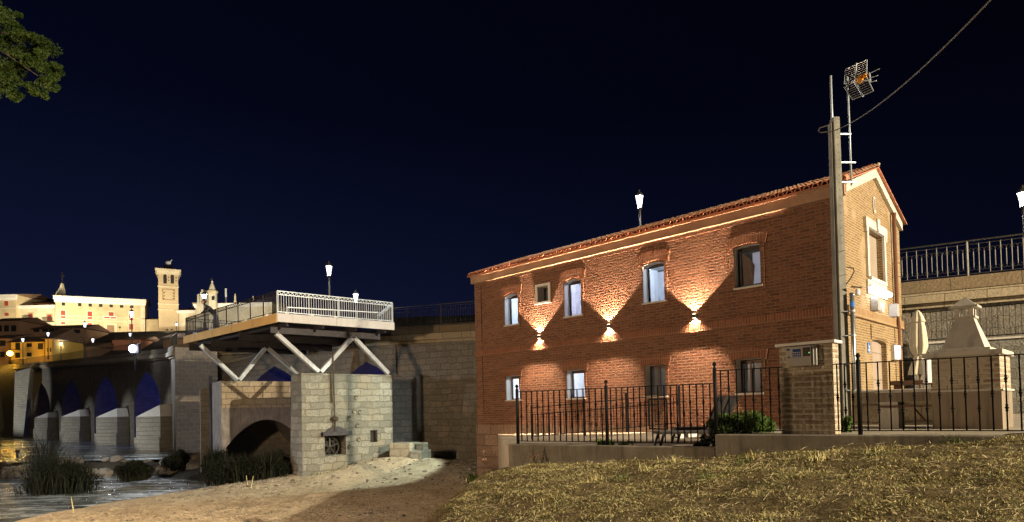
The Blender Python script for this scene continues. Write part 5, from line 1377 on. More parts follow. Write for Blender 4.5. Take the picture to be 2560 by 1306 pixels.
# unseen floodlight added on the river end wall to light the pier and sand
fw = B1.lerp(B2, .16)+dL*.25+Vector((0,0,2.3))
fh = thing('added_floodlight', 'added unseen floodlight on the river end wall of the brick house', 'floodlight', fw)
mb = MB(); mb.cbox(fw-dL*.12, (.3,.3,.22), YAW); mb.build('housing', 'dark_steel', fh)
light('SPOT', 'added_flood_beam', fw+dL*.12, 1700, (.86,1,.84), .06, aim=(-8.2,30.6,-2.0), size=R(70), blend=.3)
# stone steps block by the pier
C_ = P(973, 1150, 31.4); C_.z = 0; mb = MB()
zt_ = P(1010, 1108, 31.3).z; d1 = Vector((.97,-.24,0)); d2 = Vector((.3,.95,0))
stb = thing('stone_steps', 'broken stone block with two rough steps beside the mill pier', 'steps', C_+Vector((.8,.3,-3.2)))
mb.box(C_+Vector((0,0,-3.6)), d1*1.15, d2*1.2, Vector((0,0,3.6+zt_))); mb.bev = .05; mb.build('block', 'pier_stone', stb)
mb = MB(); mb.box(C_+d1*1.16-d2*.1+Vector((0,0,-3.6)), d1*.6, d2*1.2, Vector((0,0,3.6+zt_-.38))); mb.bev = .05; mb.build('lower_step', 'rubble', stb)
mb = MB(); mb.box(C_+d1*1.17+d2*.5+Vector((0,0,-3.5)), d1*.45, d2*.6, Vector((0,0,3.5+zt_-.02))); mb.bev = .05; mb.build('upper_step', 'rubble', stb)
bush('weed_tuft', 'green weed tuft at the foot of the mill pier by the steps', 945, 985, 1138, 31.0, -3.0, .16, 'weed', 6, 40, .4, cat='plant')
# rough masonry foot of the house
mb = MB()
for k in range(70):
    s_ = HL-rng.uniform(.05, 1.9); z_ = rng.uniform(-3.9, -1.9); mb.sphere(fac(s_, z_, -.06), rng.uniform(.1,.22), 6, 4, (1,1,.7))
mb.build('rough_foot', 'plinth_stone', house)
# ---------------------------------------------------------------- rocks and riverside growth
rk = 0
proto = []
for k in range(6):
    mb = MB(); mb.sphere((0,0,0), .5, 9, 6, (rng.uniform(.8,1.4), rng.uniform(.7,1.1), rng.uniform(.4,.7)))
    mb.v = [v*(1+rng.uniform(-.16,.16)) for v in mb.v]; o = mb.build('river_rock', 'rock', pivot=(0,0,0)); proto.append(o)
spots = []
for k in range(64):
    y = 38.6+abs(rng.normal(0, 1.7)); x = rng.uniform(-33, -16.5); spots.append((x, y))
for k, (x, y) in enumerate(spots):
    o = proto[k] if k < 6 else proto[k % 6].copy()
    if k >= 6: COL.objects.link(o)
    s_ = rng.uniform(.5, 1.5); o.location = (x, y, max(ground_h(x, y), -3.65)+.06); o.scale = (s_,)*3; o.rotation_euler = (0,0,rng.uniform(0,6)); PIV[o] = Vector(o.location)
    tag(o, 'dark wet rock lying in the weir rapids below the bridge', 'rock', 'rocks across the old weir')
def reeds(name, label, px0, px1, ptop, Y, zb, n, mat='reed', cat='shrub', leafy=True, tall=None):
    c0, c1 = P(px0, 1100, Y).x, P(px1, 1100, Y).x; zt_ = P((px0+px1)/2, ptop, Y).z; cx = (c0+c1)/2; hw = (c1-c0)/2; h = zt_-zb
    r = thing(name, label, cat, (cx, Y, zb)); mb = MB()
    for k in range(n):
        bx = cx+rng.normal(0, .36)*hw; by = Y+rng.normal(0, .35); fx = (bx-cx)/hw
        hh = h*rng.uniform(.5, 1.0)*max(.25, 1-fx*fx*.8); ln = rng.normal(0, .28)+fx*.45; ly = rng.normal(0,.25)
        b = Vector((bx, by, zb-.1)); pts = [b, b+Vector((ln*.25*hh, ly*.3*hh, hh*.6)), b+Vector((ln*.9*hh, ly*hh, hh))]
        wd = .016; t_ = Vector((rng.normal(), rng.normal(), 0)).normalized()*wd
        mb.add([pts[0]-t_, pts[0]+t_, pts[1]+t_*.8, pts[1]-t_*.8, pts[2]], [(0,1,2,3),(3,2,4)])
    mb.build('blades', mat, r)
    if leafy:
        cs = []
        for k in range(16):
            fx = rng.uniform(-1,1); cs.append(((cx+fx*hw*.75, Y+rng.uniform(-.6,.6), zb+h*rng.uniform(.1,.62)*(1-.5*fx*fx)), (hw*.28, .5, h*.17)))
        leaf_ball(cs, 330, .13, narrow=.28).build('foliage', 'dark_leaf', r)
    return r
reeds('river_shrub', 'big dark willow-like shrub rising from the river at the left', 40, 250, 1106, 30.5, -3.6, 700)
reeds('river_shrub', 'pale twiggy sapling sticking up above the dark river shrub', 60, 150, 1052, 34, -3.3, 260, leafy=False)
reeds('river_shrub', 'small dark clump of reeds in the rapids', 302, 368, 1130, 33.5, -3.3, 420)
reeds('river_shrub', 'dark reeds at the foot of the stone abutment', 415, 470, 1108, 38.5, -3.2, 420)
reeds('river_shrub', 'tangle of dark bushes filling the mouth of the mill channel', 500, 700, 1118, 30.6, -3.3, 900)
reeds('river_shrub', 'dark leafy bush against the lower left of the mill pier', 620, 736, 1096, 30.6, -3.2, 700)
reeds('river_shrub', 'dark bush on the bank left of the iron column', 505, 570, 1100, 34, -3.0, 500)
mb = MB()
for px, py in ((738,1178),(748,1180),(184,1268),(742,1175),(620,1205),(628,1207)):
    c = PZ(px, py+14, -3.3); mb.tube([c, c+Vector((rng.uniform(-.15,.15),0,.55))], [.02,.008], 4)
tagged(mb, 'dry_stalks', 'dry_grass', 'a few dry stalks standing on the sand', 'stalks')
# ---------------------------------------------------------------- tree at the upper left
tc_ = P(-55, 150, 15.5)
tree = thing('leafy_tree', 'tree crown hanging into the upper left corner, lit yellow-green', 'tree', (tc_.x-4.2, 15.5, -3.6))
cs = []
for px, py, rp in ((-60,90,95),(-40,175,90),(20,110,70),(60,150,58),(95,190,45),(40,205,45),(0,75,48),(110,215,30),(75,112,38),(120,165,26),(-120,120,110),(-100,230,80),(20,60,30),(10,215,36),(-160,60,90)):
    c = P(px, py, 15.5+rng.uniform(-.7,.7)); rr_ = rp/F*15.5; cs.append((tuple(c), (rr_, rr_*1.1, rr_)))
cs2 = []
for c, r3 in cs:
    for k in range(9):
        d = rng.normal(size=3); d /= np.linalg.norm(d); f_ = rng.uniform(.45, 1.12); q3 = tuple(np.array(c)+d*np.array(r3)*f_); s_ = r3[0]*rng.uniform(.16, .38); cs2.append((q3, (s_*1.3, s_, s_*.75)))
leaf_ball(cs2, 380, .07, narrow=.34).build('crown', 'tree_leaf', tree)
mb = MB(); b0 = Vector((tc_.x-4.2, 15.5, -3.8)); mb.tube([b0, b0+Vector((.1,0,5)), b0+Vector((.6,.1,10)), b0+Vector((2.2,.1,12.3)), Vector(cs[0][0])+Vector((0,0,.5))], [.3,.24,.18,.12,.06], 10)
for c, _ in cs[::2]: mb.tube([Vector(cs[0][0])+Vector((-.6,0,.5)), Vector(c)+Vector((-.2,0,.15)), Vector(c)], [.03,.018,.008], 5)
mb.build('trunk', 'bark', tree)
# ---------------------------------------------------------------- street lamps
def make_lamp(loc, label, group, s=1.0, mat='lamp_white', post='grey_iron'):
    L0 = Vector(loc); r = thing('street_lamp', label, 'street lamp', loc, group)
    def c(z): return L0+Vector((0,0,z))
    mb = MB(); mb.lathe(c(0), [(.16,0),(.16,.12),(.11,.16),(.10,.55),(.075,.62),(.06,.8),(.048,3.0),(.05,3.45),(.075,3.5),(.05,3.56)], 10); mb.smooth = False; mb.build('post', post, r)
    mb = MB(); mb.lathe(c(3.56), [(.05,0),(.13,.03),(.13,.07),(.10,.11)], 6); mb.build('lantern_base', post, r)
    mb = MB(); mb.lathe(c(3.68), [(.10,0),(.19,.52)], 6); lg = mb.build('lantern_glass', 'lantern_glass', r)
    mb = MB(); mb.lathe(c(4.21), [(.215,0),(.20,.04),(.12,.15),(.05,.19),(.035,.25),(.05,.28),(.005,.33)], 6); mb.build('lantern_roof', post, r)
    mb = MB()
    for k in range(6):
        t_ = 2*math.pi*(k+.5)/6; a = Vector((math.cos(t_), math.sin(t_), 0)); mb.bar(c(3.68)+a*.105, c(4.22)+a*.20, .018, .018)
    mb.build('lantern_bar', post, r)
    mb = MB(); mb.sphere(c(4.0), .13, 10, 7, (1,1,1.3)); mb.build('bulb', mat, lg)
    return r
def lampspot(px, ytop, Y): 
    p = P(px, ytop, Y); return Vector((p.x, p.y, p.z-4.54))
GL = 'lantern street lamps of the bridge'
LS = [(1598,474,30.2,'lit lantern street lamp rising behind the tiled roof'),
      (822,652,37.5,'tall lit lantern street lamp behind the platform front railing'),
      (889,724,44.5,'lit lantern just clearing the platform rail, right of the tall lamp'),
      (2556,462,25.5,'lit lantern street lamp at the right edge above the bridge railing'),
      (510,726,48,'lit lantern street lamp in front of the church turret'),
      (329,771,60,'unlit-looking tall lantern street lamp in front of the convent door wing'),
      (212,801,76,'tall lantern street lamp in front of the long brown house'),
      (57,842,100,'lantern street lamp in front of the yellow house'),
      (120,827,98,'bright lantern above the yellow house roof corner'),
      (152,852,112,'bright lantern low over the bridge rail, centre of three'),
      (104,862,120,'lowest bright lantern beside the yellow house'),
      (232,842,98,'bright lantern against the dark slope right of the tall lamp'),
      (325,829,110,'small lantern below the tall lamp before the convent'),
      (441,804,120,'small lantern at the foot of the church wall')]
lamp0 = None; pw = {0: 5200, 1: 6500, 2: 4200, 3: 4200, 4: 3500, 5: 1400, 6: 1200, 7: 500, 8: 900, 9: 800, 10: 800, 11: 900, 12: 500, 13: 600}
for k, (px, yt, Y, l_) in enumerate(LS):
    loc = lampspot(px, yt, Y)
    if k == 0: lamp0 = make_lamp(loc, l_, GL)
    else: copy_tree(lamp0, loc=loc, label=l_)
    if k == 0:
        mb = MB(); mb.cbox((loc.x,loc.y,(loc.z+4.3)/2), (.6,.6,loc.z-4.3)); mb.bev=.03; tagged(mb, 'added_lamp_prop', 'ashlar', 'added unseen stone block propping up the street lamp behind the roof', 'added prop')  # unseen block added so this lamp does not float above the deck
    # the lamp itself sits inside the lantern; sampled as a light just outside the glass
    lp = light('POINT', 'lantern_light', loc+Vector((0,0,4.0)), pw[k], WHITE, .24)
# glass must let the lantern light out
for o in bpy.data.objects:
    if o.name.startswith(('lantern_glass', 'bulb')): o.visible_shadow = True
# ---------------------------------------------------------------- floodlight on the bridge
fq = P(334, 873, 56.5)
fl_ = thing('floodlight', 'glaring white floodlight bracketed to the bridge cornice', 'floodlight', fq)
mb = MB(); mb.sphere(fq+Vector((.12,-.35,0)), .33, 14, 10, (1,.5,1)); mb.smooth = True; mb.build('lens', 'lamp_pale', fl_)
mb = MB(); mb.cbox(fq+Vector((.1,.05,0)), (.8,.35,.8)); mb.bar(fq+Vector((0,.1,.3)), fq+Vector((-.1,1.2,.6)), .1, .1); mb.bar(fq+Vector((0,.2,-.4)), fq+Vector((0,.3,-1.9)), .16, .16); mb.build('housing', 'dark_steel', fl_)
light('SPOT', 'floodlight_beam', fq+Vector((.9,-2.6,-.3)), 1600, WHITE, .35, aim=(-9, 30, -1.5), size=R(75), blend=.6)
# ---------------------------------------------------------------- town on the hill
def bld(px0, px1, yt0, yt1, yb, Y0, Y1, depth=12, sink=1.5):
    a = P(px0, yb, Y0); b = P(px1, yb, Y1); zt0, zt1 = P(px0, yt0, Y0).z, P(px1, yt1, Y1).z
    d = Vector((b.x-a.x, b.y-a.y, 0)); L = d.length; d.normalize(); n = Vector((d.y, -d.x, 0))
    if n.y > 0: n = -n
    a = Vector((a.x, a.y, 0)); zb = min(P(px0,yb,Y0).z, P(px1,yb,Y1).z)-sink
    def fn(s, z, o): return a+d*s+n*o+Vector((0,0,z))
    def pix(px, py):
        s_, z_ = onplane(px, py, d, n, a); return s_, z_
    return dict(a=a, d=d, n=n, L=L, zt=(zt0+zt1)/2, zt0=zt0, zt1=zt1, zb=zb, fn=fn, pix=pix, depth=depth)
def body(B, mat, root, name='wall', eave=None, eave_mat='white_plaster'):
    mb = MB(); fn = B['fn']; D = B['depth']
    p = [fn(0,B['zb'],-D), fn(B['L'],B['zb'],-D), fn(B['L'],B['zb'],0), fn(0,B['zb'],0), fn(0,B['zt'],-D), fn(B['L'],B['zt'],-D), fn(B['L'],B['zt'],0), fn(0,B['zt'],0)]
    if (p[1]-p[0]).cross(p[3]-p[0]).dot(p[4]-p[0]) < 0: p = [p[0],p[3],p[2],p[1],p[4],p[7],p[6],p[5]]
    mb.hexa(p); mb.build(name, mat, root)
    if eave:
        mb = MB(); fbox(mb, fn, -.35, B['L']+.35, B['zt']-eave, B['zt']+.02, .003, .5); fbox(mb, fn, -.2, B['L']+.2, B['zt']-eave*1.7, B['zt']-eave-.01, .003, .25); mb.build('cornice', eave_mat, root)
def broof(B, root, h=1.6, mat='tile_town', ov=.6, kind='gable', z=None):
    fn = B['fn']; D = B['depth']; z = (B['zt']+.03) if z is None else z; L = B['L']; mb = MB()
    hip = 2.5 if kind == 'hip' else 0
    o = [fn(-ov,z,ov), fn(L+ov,z,ov), fn(L+ov,z,-D-ov), fn(-ov,z,-D-ov), fn(-ov+hip,z+h,-D/2), fn(L+ov-hip,z+h,-D/2)]
    f = [(0,1,5,4),(2,3,4,5),(3,0,4),(1,2,5),(3,2,1,0)]
    mb.add(o, f); mb.build('roof', mat, root)
def win(B, root, x0, x1, y0, y1, mat, frame=None, arch=False, name='window', fw=.25, lab=None):
    fn = B['fn']; s0_, z1_ = B['pix'](x0, y0); s1_, z0_ = B['pix'](x1, y1)
    if s0_ > s1_: s0_, s1_ = s1_, s0_
    mb = MB()
    if arch: mb.prism([fn(s0_,z0_,.01), fn(s1_,z0_,.01)]+[fn(s, z, .01) for s, z in reversed(seg_arc(s0_, s1_, z1_, (s1_-s0_)*.5, 8))], B['n']*.06)
    else: fbox(mb, fn, s0_, s1_, z0_, z1_, .01, .07)
    w_ = mb.build(name, mat, root)
    if frame:
        mb = MB(); fbox(mb, fn, s0_-fw, s0_-.005, z0_, z1_+fw, .003, .14); fbox(mb, fn, s1_+.005, s1_+fw, z0_, z1_+fw, .003, .14); fbox(mb, fn, s0_, s1_, z1_+.005, z1_+fw, .003, .14); fbox(mb, fn, s0_-fw, s1_+fw, z0_-.2, z0_-.01, .003, .2)
        mb.build('frame', frame, w_)
    return w_
def X1(v): return v*.21437
def Y1(v): return 640+v*.21437
# convent main block
B = bld(139, 363, 739, 751, 839, 150, 158, depth=9)
cv = thing('convent', 'long floodlit cream convent with a row of small arched windows', 'building', B['fn'](B['L']/2, B['zb'], 0))
body(B, 'town_cream', cv, eave=.9); broof(B, cv, .9)
for zx in (740,930,1052,1175,1297,1418,1537):
    y0 = 520+ (zx-740)*.036
    w_ = win(B, cv, X1(zx-20), X1(zx+20), Y1(y0), Y1(y0+62), 'town_dark', arch=True)
for zx, a_, b_, hw in ((738,638,728,27),(1048,648,738,27),(1297,657,703,28),(1532,665,752,24)): win(B, cv, X1(zx-hw), X1(zx+hw), Y1(a_), Y1(b_), 'town_red_shutter', 'town_white')
for zx, a_, b_, hw in ((738,772,800,24),(1048,786,860,25),(1532,796,862,24)): win(B, cv, X1(zx-hw), X1(zx+hw), Y1(a_), Y1(b_), 'town_red_shutter', 'town_white')
win(B, cv, X1(1247), X1(1336), Y1(808), Y1(922), 'town_door', 'town_white', name='door', fw=.5)
s0_, z0_ = B['pix'](X1(640), Y1(735)); s1_, _ = B['pix'](X1(1690), Y1(765))
mb = MB(); fbox(mb, B['fn'], 0, B['L'], z0_-.25, z0_, .003, .16); fbox(mb, B['fn'], 0, B['L'], B['zt']-4.9, B['zt']-4.7, .003, .12); fbox(mb, B['fn'], B['L']-1.0, B['L']+.02, B['zb'], B['zt']-1.6, .003, .12); mb.build('string_course', 'town_white', cv)
sgb = thing('convent_banner', 'white banner with faint red lettering over the convent door', 'banner', B['fn'](*B['pix'](X1(1284), Y1(738)), .4))
s0_, z1_ = B['pix'](X1(1200), Y1(704)); s1_, z0_ = B['pix'](X1(1368), Y1(742))
mb = MB(); fbox(mb, B['fn'], s0_, s1_, z0_, z1_, .25, .33); bn_ = mb.build('cloth', 'sign_white', sgb)
mb = MB()
for k in range(11): 
    if k == 5: continue
    s_ = s0_+(s1_-s0_)*(.1+.075*k); fbox(mb, B['fn'], s_, s_+.28, z0_+.5, z1_-.55, .331, .34)
mb.build('lettering', 'town_red_shutter', bn_)
# bell gable with cross on the roof corner
c = P(148, 741, 153); btt = thing('bell_gable', 'little lit bell gable topped by an iron cross on the convent roof', 'bell gable', c)
mb = MB(); mb.prism([c+Vector((-1,0,0)), c+Vector((1.0,0,0)), c+Vector((1,0,1.5)), c+Vector((.75,0,2.2)), c+Vector((.5,0,3.3)), c+Vector((.15,0,2.2)), c+Vector((-.9,0,.8))], Vector((0,.8,0))); mb.build('masonry', 'town_white', btt)
mb = MB(); t_ = c+Vector((.5,.4,3.3)); mb.bar(t_, t_+Vector((0,0,2.6)), .15, .15); mb.bar(t_+Vector((-.6,0,1.8)), t_+Vector((.6,0,1.8)), .15, .15); mb.build('cross', 'grey_iron', btt)
# left wing, low strip and corner block
B = bld(-8, 138, 765, 765, 838, 151, 151, depth=14)
wg = thing('convent_wing', 'floodlit lower wing with red shutters and balconies left of the convent', 'building', B['fn'](B['L']/2, B['zb'], 0))
body(B, 'town_white', wg, eave=.4)
for zx, a_, b_, hw in ((80,666,700,24),(194,670,700,25),(358,674,742,25),(580,686,758,26)): win(B, wg, X1(zx-hw), X1(zx+hw), Y1(a_), Y1(b_), 'town_red_shutter', 'town_cream')
for zx, a_, b_ in ((352,710,748),(578,728,766)):
    mb = MB(); s0_, z1_ = B['pix'](X1(zx-55), Y1(a_)); s1_, z0_ = B['pix'](X1(zx+55), Y1(b_))
    fbox(mb, B['fn'], s0_, s1_, z0_-.15, z0_, .02, .9)
    for k in range(9): s_ = s0_+(s1_-s0_)*k/8; fbox(mb, B['fn'], s_, s_+.07, z0_, z1_, .83, .89)
    fbox(mb, B['fn'], s0_, s1_, z1_, z1_+.1, .82, .9); mb.build('balcony', 'grey_iron', wg)
B2_ = bld(36, 139, 757, 759, 768, 155, 155, depth=10)
mb = MB(); body(B2_, 'town_pink', wg, name='upper_storey'); broof(B2_, wg, 1.5)
for zx in (215,248,402,428,580,604): win(B2_, wg, X1(zx-9), X1(zx+9), Y1(562), Y1(586), 'town_dark')
B = bld(-30, 41, 737, 739, 838, 150, 150, depth=14)
cb = thing('corner_building', 'tall floodlit cream block at the left edge above the wing', 'building', B['fn'](B['L']/2, B['zb'], 0))
body(B, 'town_cream', cb, eave=.8); broof(B, cb, 1.4)
win(B, cb, X1(56), X1(98), Y1(530), Y1(583), 'town_red_shutter'); win(B, cb, X1(58), X1(102), Y1(666), Y1(700), 'town_red_shutter')
mb = MB(); fbox(mb, B['fn'], 0, B['L'], *[B['pix'](20, y_)[1] for y_ in (772, 769)], .003, .2); mb.build('string_course', 'town_white', cb)
# connecting wall
B = bld(366, 396, 799, 799, 840, 158, 158, depth=8)
gh = thing('gate_house', 'small dim stone building between convent and church tower', 'building', B['fn'](B['L']/2, B['zb'], 0)); body(B, 'town_cream', gh); broof(B, gh, 1.0)
# church tower
B = bld(397, 447, 676, 679, 840, 148, 150, depth=5.0)
tw_ = thing('church_tower', 'square brick bell tower with twin arched belfry openings', 'church tower', B['fn'](B['L']/2, B['zb'], -2.5))
body(B, 'town_brick', tw_); fn = B['fn']; L = B['L']
mb = MB(); fbox(mb, fn, -.6, L+.6, B['zt']-.1, B['zt']+.35, -5.5, .6); fbox(mb, fn, -.3, L+.3, B['zt']-.9, B['zt']-.11, -5.2, .3); mb.build('cornice', 'town_white', tw_)
mb = MB(); z = B['zt']+.36; mb.add([fn(-.7,z,.7), fn(L+.7,z,.7), fn(L+.7,z,-5.7), fn(-.7,z,-5.7), fn(L/2,z+.9,-2.5)], [(0,1,4),(1,2,4),(2,3,4),(3,0,4),(3,2,1,0)]); mb.build('roof', 'tile_town', tw_)
for zx in (1925,2010): win(B, tw_, X1(zx-21), X1(zx+21), Y1(213), Y1(326), 'town_dark', arch=True, name='belfry_opening')
mb = MB()
for py in (716, 760, 774): z_ = B['pix'](420, py)[1]; fbox(mb, fn, -.12, L+.12, z_-.2, z_, .003, .2)
mb.build('string_course', 'town_white', tw_)
mb = MB()
for zx, zy in ((1913,428),(2022,402),(2022,435),(1913,468),(2022,470),(1910,500),(2022,500),(1968,215),(1968,250),(1968,285),(2054,222),(2054,256),(2054,292)):
    s_, z_ = B['pix'](X1(zx), Y1(zy)); fbox(mb, fn, s_-.13, s_+.13, z_-.13, z_+.13, .004, .02)
mb.build('putlog_hole', 'town_dark', tw_)
mb = MB(); s0_, z1_ = B['pix'](X1(1893), Y1(385)); s1_, z0_ = B['pix'](X1(2040), Y1(520))
for q_ in ((s0_,s1_,z1_-.12,z1_),(s0_,s1_,z0_,z0_+.12),(s0_,s0_+.12,z0_+.121,z1_-.121),(s1_-.12,s1_,z0_+.121,z1_-.121)): fbox(mb, fn, *q_, .003, .1)
mb.build('panel_moulding', 'town_door', tw_)
c = fn(L/2, B['zt']+1.2, -2.5)
mb = MB(); mb.lathe(c, [(.6,0),(.95,.3),(1.0,.5),(.5,.55)], 12); nst = tagged(mb, 'stork_nest', 'bark', 'twig nest on the bell tower roof', 'nest')
mb = MB(); mb.sphere(c+Vector((0,0,1.25)), .6, 10, 8, (1.2,.8,.9)); mb.tube([c+Vector((.5,0,1.4)), c+Vector((.8,0,1.9)), c+Vector((.95,0,1.95))], [.14,.1,.16], 6); mb.tube([c+Vector((.1,0,.4)), c+Vector((.1,0,1.0))], .06, 5); mb.smooth = True
tagged(mb, 'stork', 'white_paint', 'white stork standing in the nest on the bell tower', 'stork')
# nave
B = bld(448, 492, 776, 778, 842, 150, 150, depth=10)
nv = thing('church_nave', 'pale floodlit nave wall between bell tower and church front', 'building', B['fn'](B['L']/2, B['zb'], 0)); body(B, 'town_white', nv, eave=.35); broof(B, nv, 1.5)
B = bld(490, 680, 756, 762, 850, 146, 146, depth=12)
ch = thing('church', 'floodlit white church front with stepped buttress and pinnacles', 'church', B['fn'](B['L']/2, B['zb'], 0)); body(B, 'town_white', ch, eave=.5); fn = B['fn']
broof(B, ch, .8)
def step(pts, name='buttress', mat='town_white'):
    a = [P(x, y, 145.4) for x, y in pts]; mb = MB(); mb.prism(a, Vector((0,2.5,0))); mb.build(name, mat, ch)
step([(492,850),(492,762),(491,757),(493,757),(493,737),(497,735),(498,757),(500,757),(500,732),(503,729),(503,724),(506,724),(508,732),(515,736),(519,752),(520,850)])
for px, yt, yb_, w_ in ((588,734,756,3.2),(633,740,752,2.6)):
    c = P(px, yb_, 145.2); h = P(px, yt, 145.2).z-c.z; k = w_/F*145
    mb = MB(); mb.lathe(c, [(k,0),(k,h*.15),(k*.7,h*.2),(k*.75,h*.7),(k*.35,h*.95),(.02,h)], 8); mb.build('pinnacle', 'town_cream', ch)
mb = MB()
for zx, zy in ((700,700),(1050,715),(790,660)): 
    s_, z_ = B['pix'](380+zx*.16846, 640+zy*.16846); fbox(mb, fn, s_-1.5, s_+1.5, z_-.15, z_, .02, .35)
mb.build('moulding', 'town_cream', ch)
# turret
c = P(532, 850, 144); z = {k: P(532, k, 144).z for k in (850, 772, 735, 731, 727, 707, 703, 695)}
tt = thing('church_turret', 'small octagonal turret with pyramid spire and cross', 'turret', (c.x, c.y, z[850]))
k = 11/F*144
mb = MB(); mb.lathe((c.x,c.y,0), [(k,z[850]),(k,z[735])], 8); mb.build('drum', 'town_white', tt)
mb = MB(); mb.lathe((c.x,c.y,0), [(k*1.0,z[735]+.01),(k*1.25,z[731]),(k*1.2,z[731]+.3)], 8); mb.build('cornice', 'town_cream', tt)
mb = MB(); mb.lathe((c.x,c.y,0), [(k*1.05,z[731]+.31),(k*.9,z[727]),(k*.2,z[707]),(k*.22,z[707]+.3),(.05,z[703]+.2)], 8); mb.build('spire', 'town_white', tt)
mb = MB(); mb.bar((c.x,c.y,z[703]), (c.x,c.y,z[695]), .14, .14); mb.bar((c.x-.4,c.y,z[695]-.35), (c.x+.4,c.y,z[695]-.35), .14, .14); mb.build('cross', 'grey_iron', tt)
mb = MB(); q_ = P(533, 746, 144-k*.95); mb.cbox(q_, (.55,.25,.8)); mb.build('window', 'town_dark', tt)
c = P(565, 752, 150); t_ = P(565, 722, 150)
mb = MB(); mb.tube([(c.x,c.y,c.z-2),(c.x,c.y,t_.z)], .22, 8); tagged(mb, 'pale_mast', 'white_paint', 'thin pale mast standing above the church roof', 'mast')
# houses below
def house_b(px0, px1, yt, yb, Y, mat, label, wins, rh=1.0, depth=8, roof='tile_town', wm='town_dark', dy=0):
    B = bld(px0, px1, yt, yt+dy, yb, Y, Y, depth=depth); h = thing('town_house', label, 'house', B['fn'](B['L']/2, B['zb'], 0)); body(B, mat, h); broof(B, h, rh, mat=roof)
    for w_ in wins: win(B, h, *w_, wm, None)
    return h, B
house_b(-20, 48, 803, 868, 125, 'town_brown', 'brown brick house under the convent with three dark windows', [(X1(a), X1(b), Y1(812), Y1(882)) for a, b in ((0,22),(50,105),(133,190))], rh=1.2)
house_b(52, 208, 823, 862, 128, 'town_brown', 'long low brown house with dark tiled roof and small windows', [(X1(a), X1(b), Y1(c_), Y1(d_)) for a, b, c_, d_ in ((275,340,840,882),(393,460,848,888),(495,560,850,885),(575,635,855,885),(645,705,855,880),(750,815,862,895),(865,935,862,902))], rh=1.3)
house_b(-20, 30, 847, 900, 114, 'town_brown', 'ochre house at the left edge above the yellow street light', [(X1(a), X1(b), Y1(c_), Y1(d_)) for a, b, c_, d_ in ((0,65,990,1050),(5,55,1120,1180))], rh=1.2)
house_b(28, 111, 856, 900, 112, 'town_yellow', 'yellow house with pale eaves and two rows of dark windows', [(X1(a), X1(b), Y1(c_), Y1(d_)) for a, b, c_, d_ in ((182,235,1018,1094),(315,372,1020,1062),(445,500,1020,1090),(180,235,1130,1190),(315,370,1130,1175))], rh=1.5)
house_b(113, 131, 848, 900, 110, 'town_yellow', 'narrow yellow gable end beside the dark slope', [(X1(a), X1(b), Y1(c_), Y1(d_)) for a, b, c_, d_ in ((552,565,1075,1120),(583,596,1075,1120))], rh=2.2)
house_b(136, 236, 868, 900, 120, 'town_brown', 'dim low building along the river road', [(X1(a), X1(b), Y1(c_), Y1(d_)) for a, b, c_, d_ in ((660,700,1070,1100),(765,830,1068,1100),(870,900,1070,1100))], rh=1.2)
house_b(280, 352, 850, 866, 125, 'town_pink', 'pink low wall with dark tiled roof below the convent', [], rh=1.0)
house_b(408, 470, 848, 875, 118, 'town_brown', 'dark roofed low house below the church wall', [], rh=1.6)
mb = MB(); a, b = P(128, 846, 133), P(470, 846, 133); a.z = b.z = 0; d = b-a
mb.box(a+Vector((0,0,8)), d, Vector((0,1.2,0)), Vector((0,0,P(300,846,133).z-8))); tagged(mb, 'terrace_wall', 'town_dark', 'dark terrace wall below the convent square', 'wall')
# sodium lamp
c = P(25, 884, 108); sl = thing('sodium_lamp', 'glowing yellow wall lantern between the ochre and yellow houses', 'lamp', c)
mb = MB(); mb.sphere(c, .45, 10, 8); mb.build('globe', 'lamp_sodium', sl)
mb = MB(); mb.tube([c+Vector((0,0,.4)), c+Vector((0,.5,.8)), c+Vector((0,2.5,.8))], .06, 6); mb.build('arm', 'grey_iron', sl)
light('POINT', 'sodium_light', c+Vector((0,-.9,-.1)), 1400, (1,.55,.06), .4)
# floodlights of the convent and church
for k, (px, Y, e_, tx, ty, col, sz) in enumerate(((30,135,8500,26,780,(1,.84,.55),125),(95,136,8800,95,790,(1,.84,.55),125),(185,136,9800,190,785,(1,.84,.55),125),(300,139,9800,300,785,(1,.84,.55),125),(418,134,6500,424,780,(1,.78,.48),70),(430,134,7000,424,700,(1,.80,.5),50),(500,124,16000,506,780,(1,.9,.68),120),(600,124,15000,606,780,(1,.9,.68),120))):
    p = P(px, 845, Y); p.z = max(p.z, ground_h(p.x, p.y)+1.1); tg = P(tx, ty, 150)
    fd = thing('ground_floodlight', 'small floodlight aimed up at the %s' % ('left corner block','convent wing','left half of the convent','right half of the convent','foot of the bell tower','belfry','church front','right part of the church')[k], 'floodlight', p, 'floodlights of the old town')
    mb = MB(); mb.cbox(p, (.4,.2,.25)); mb.cbox(p+Vector((0,0,-.5)), (.06,.06,.75)); mb.build('housing', 'dark_steel', fd)
    light('SPOT', 'ground_flood_light', p+Vector((0,.4,.25)), e_, col, .3, aim=tg, size=R(sz), blend=.8)
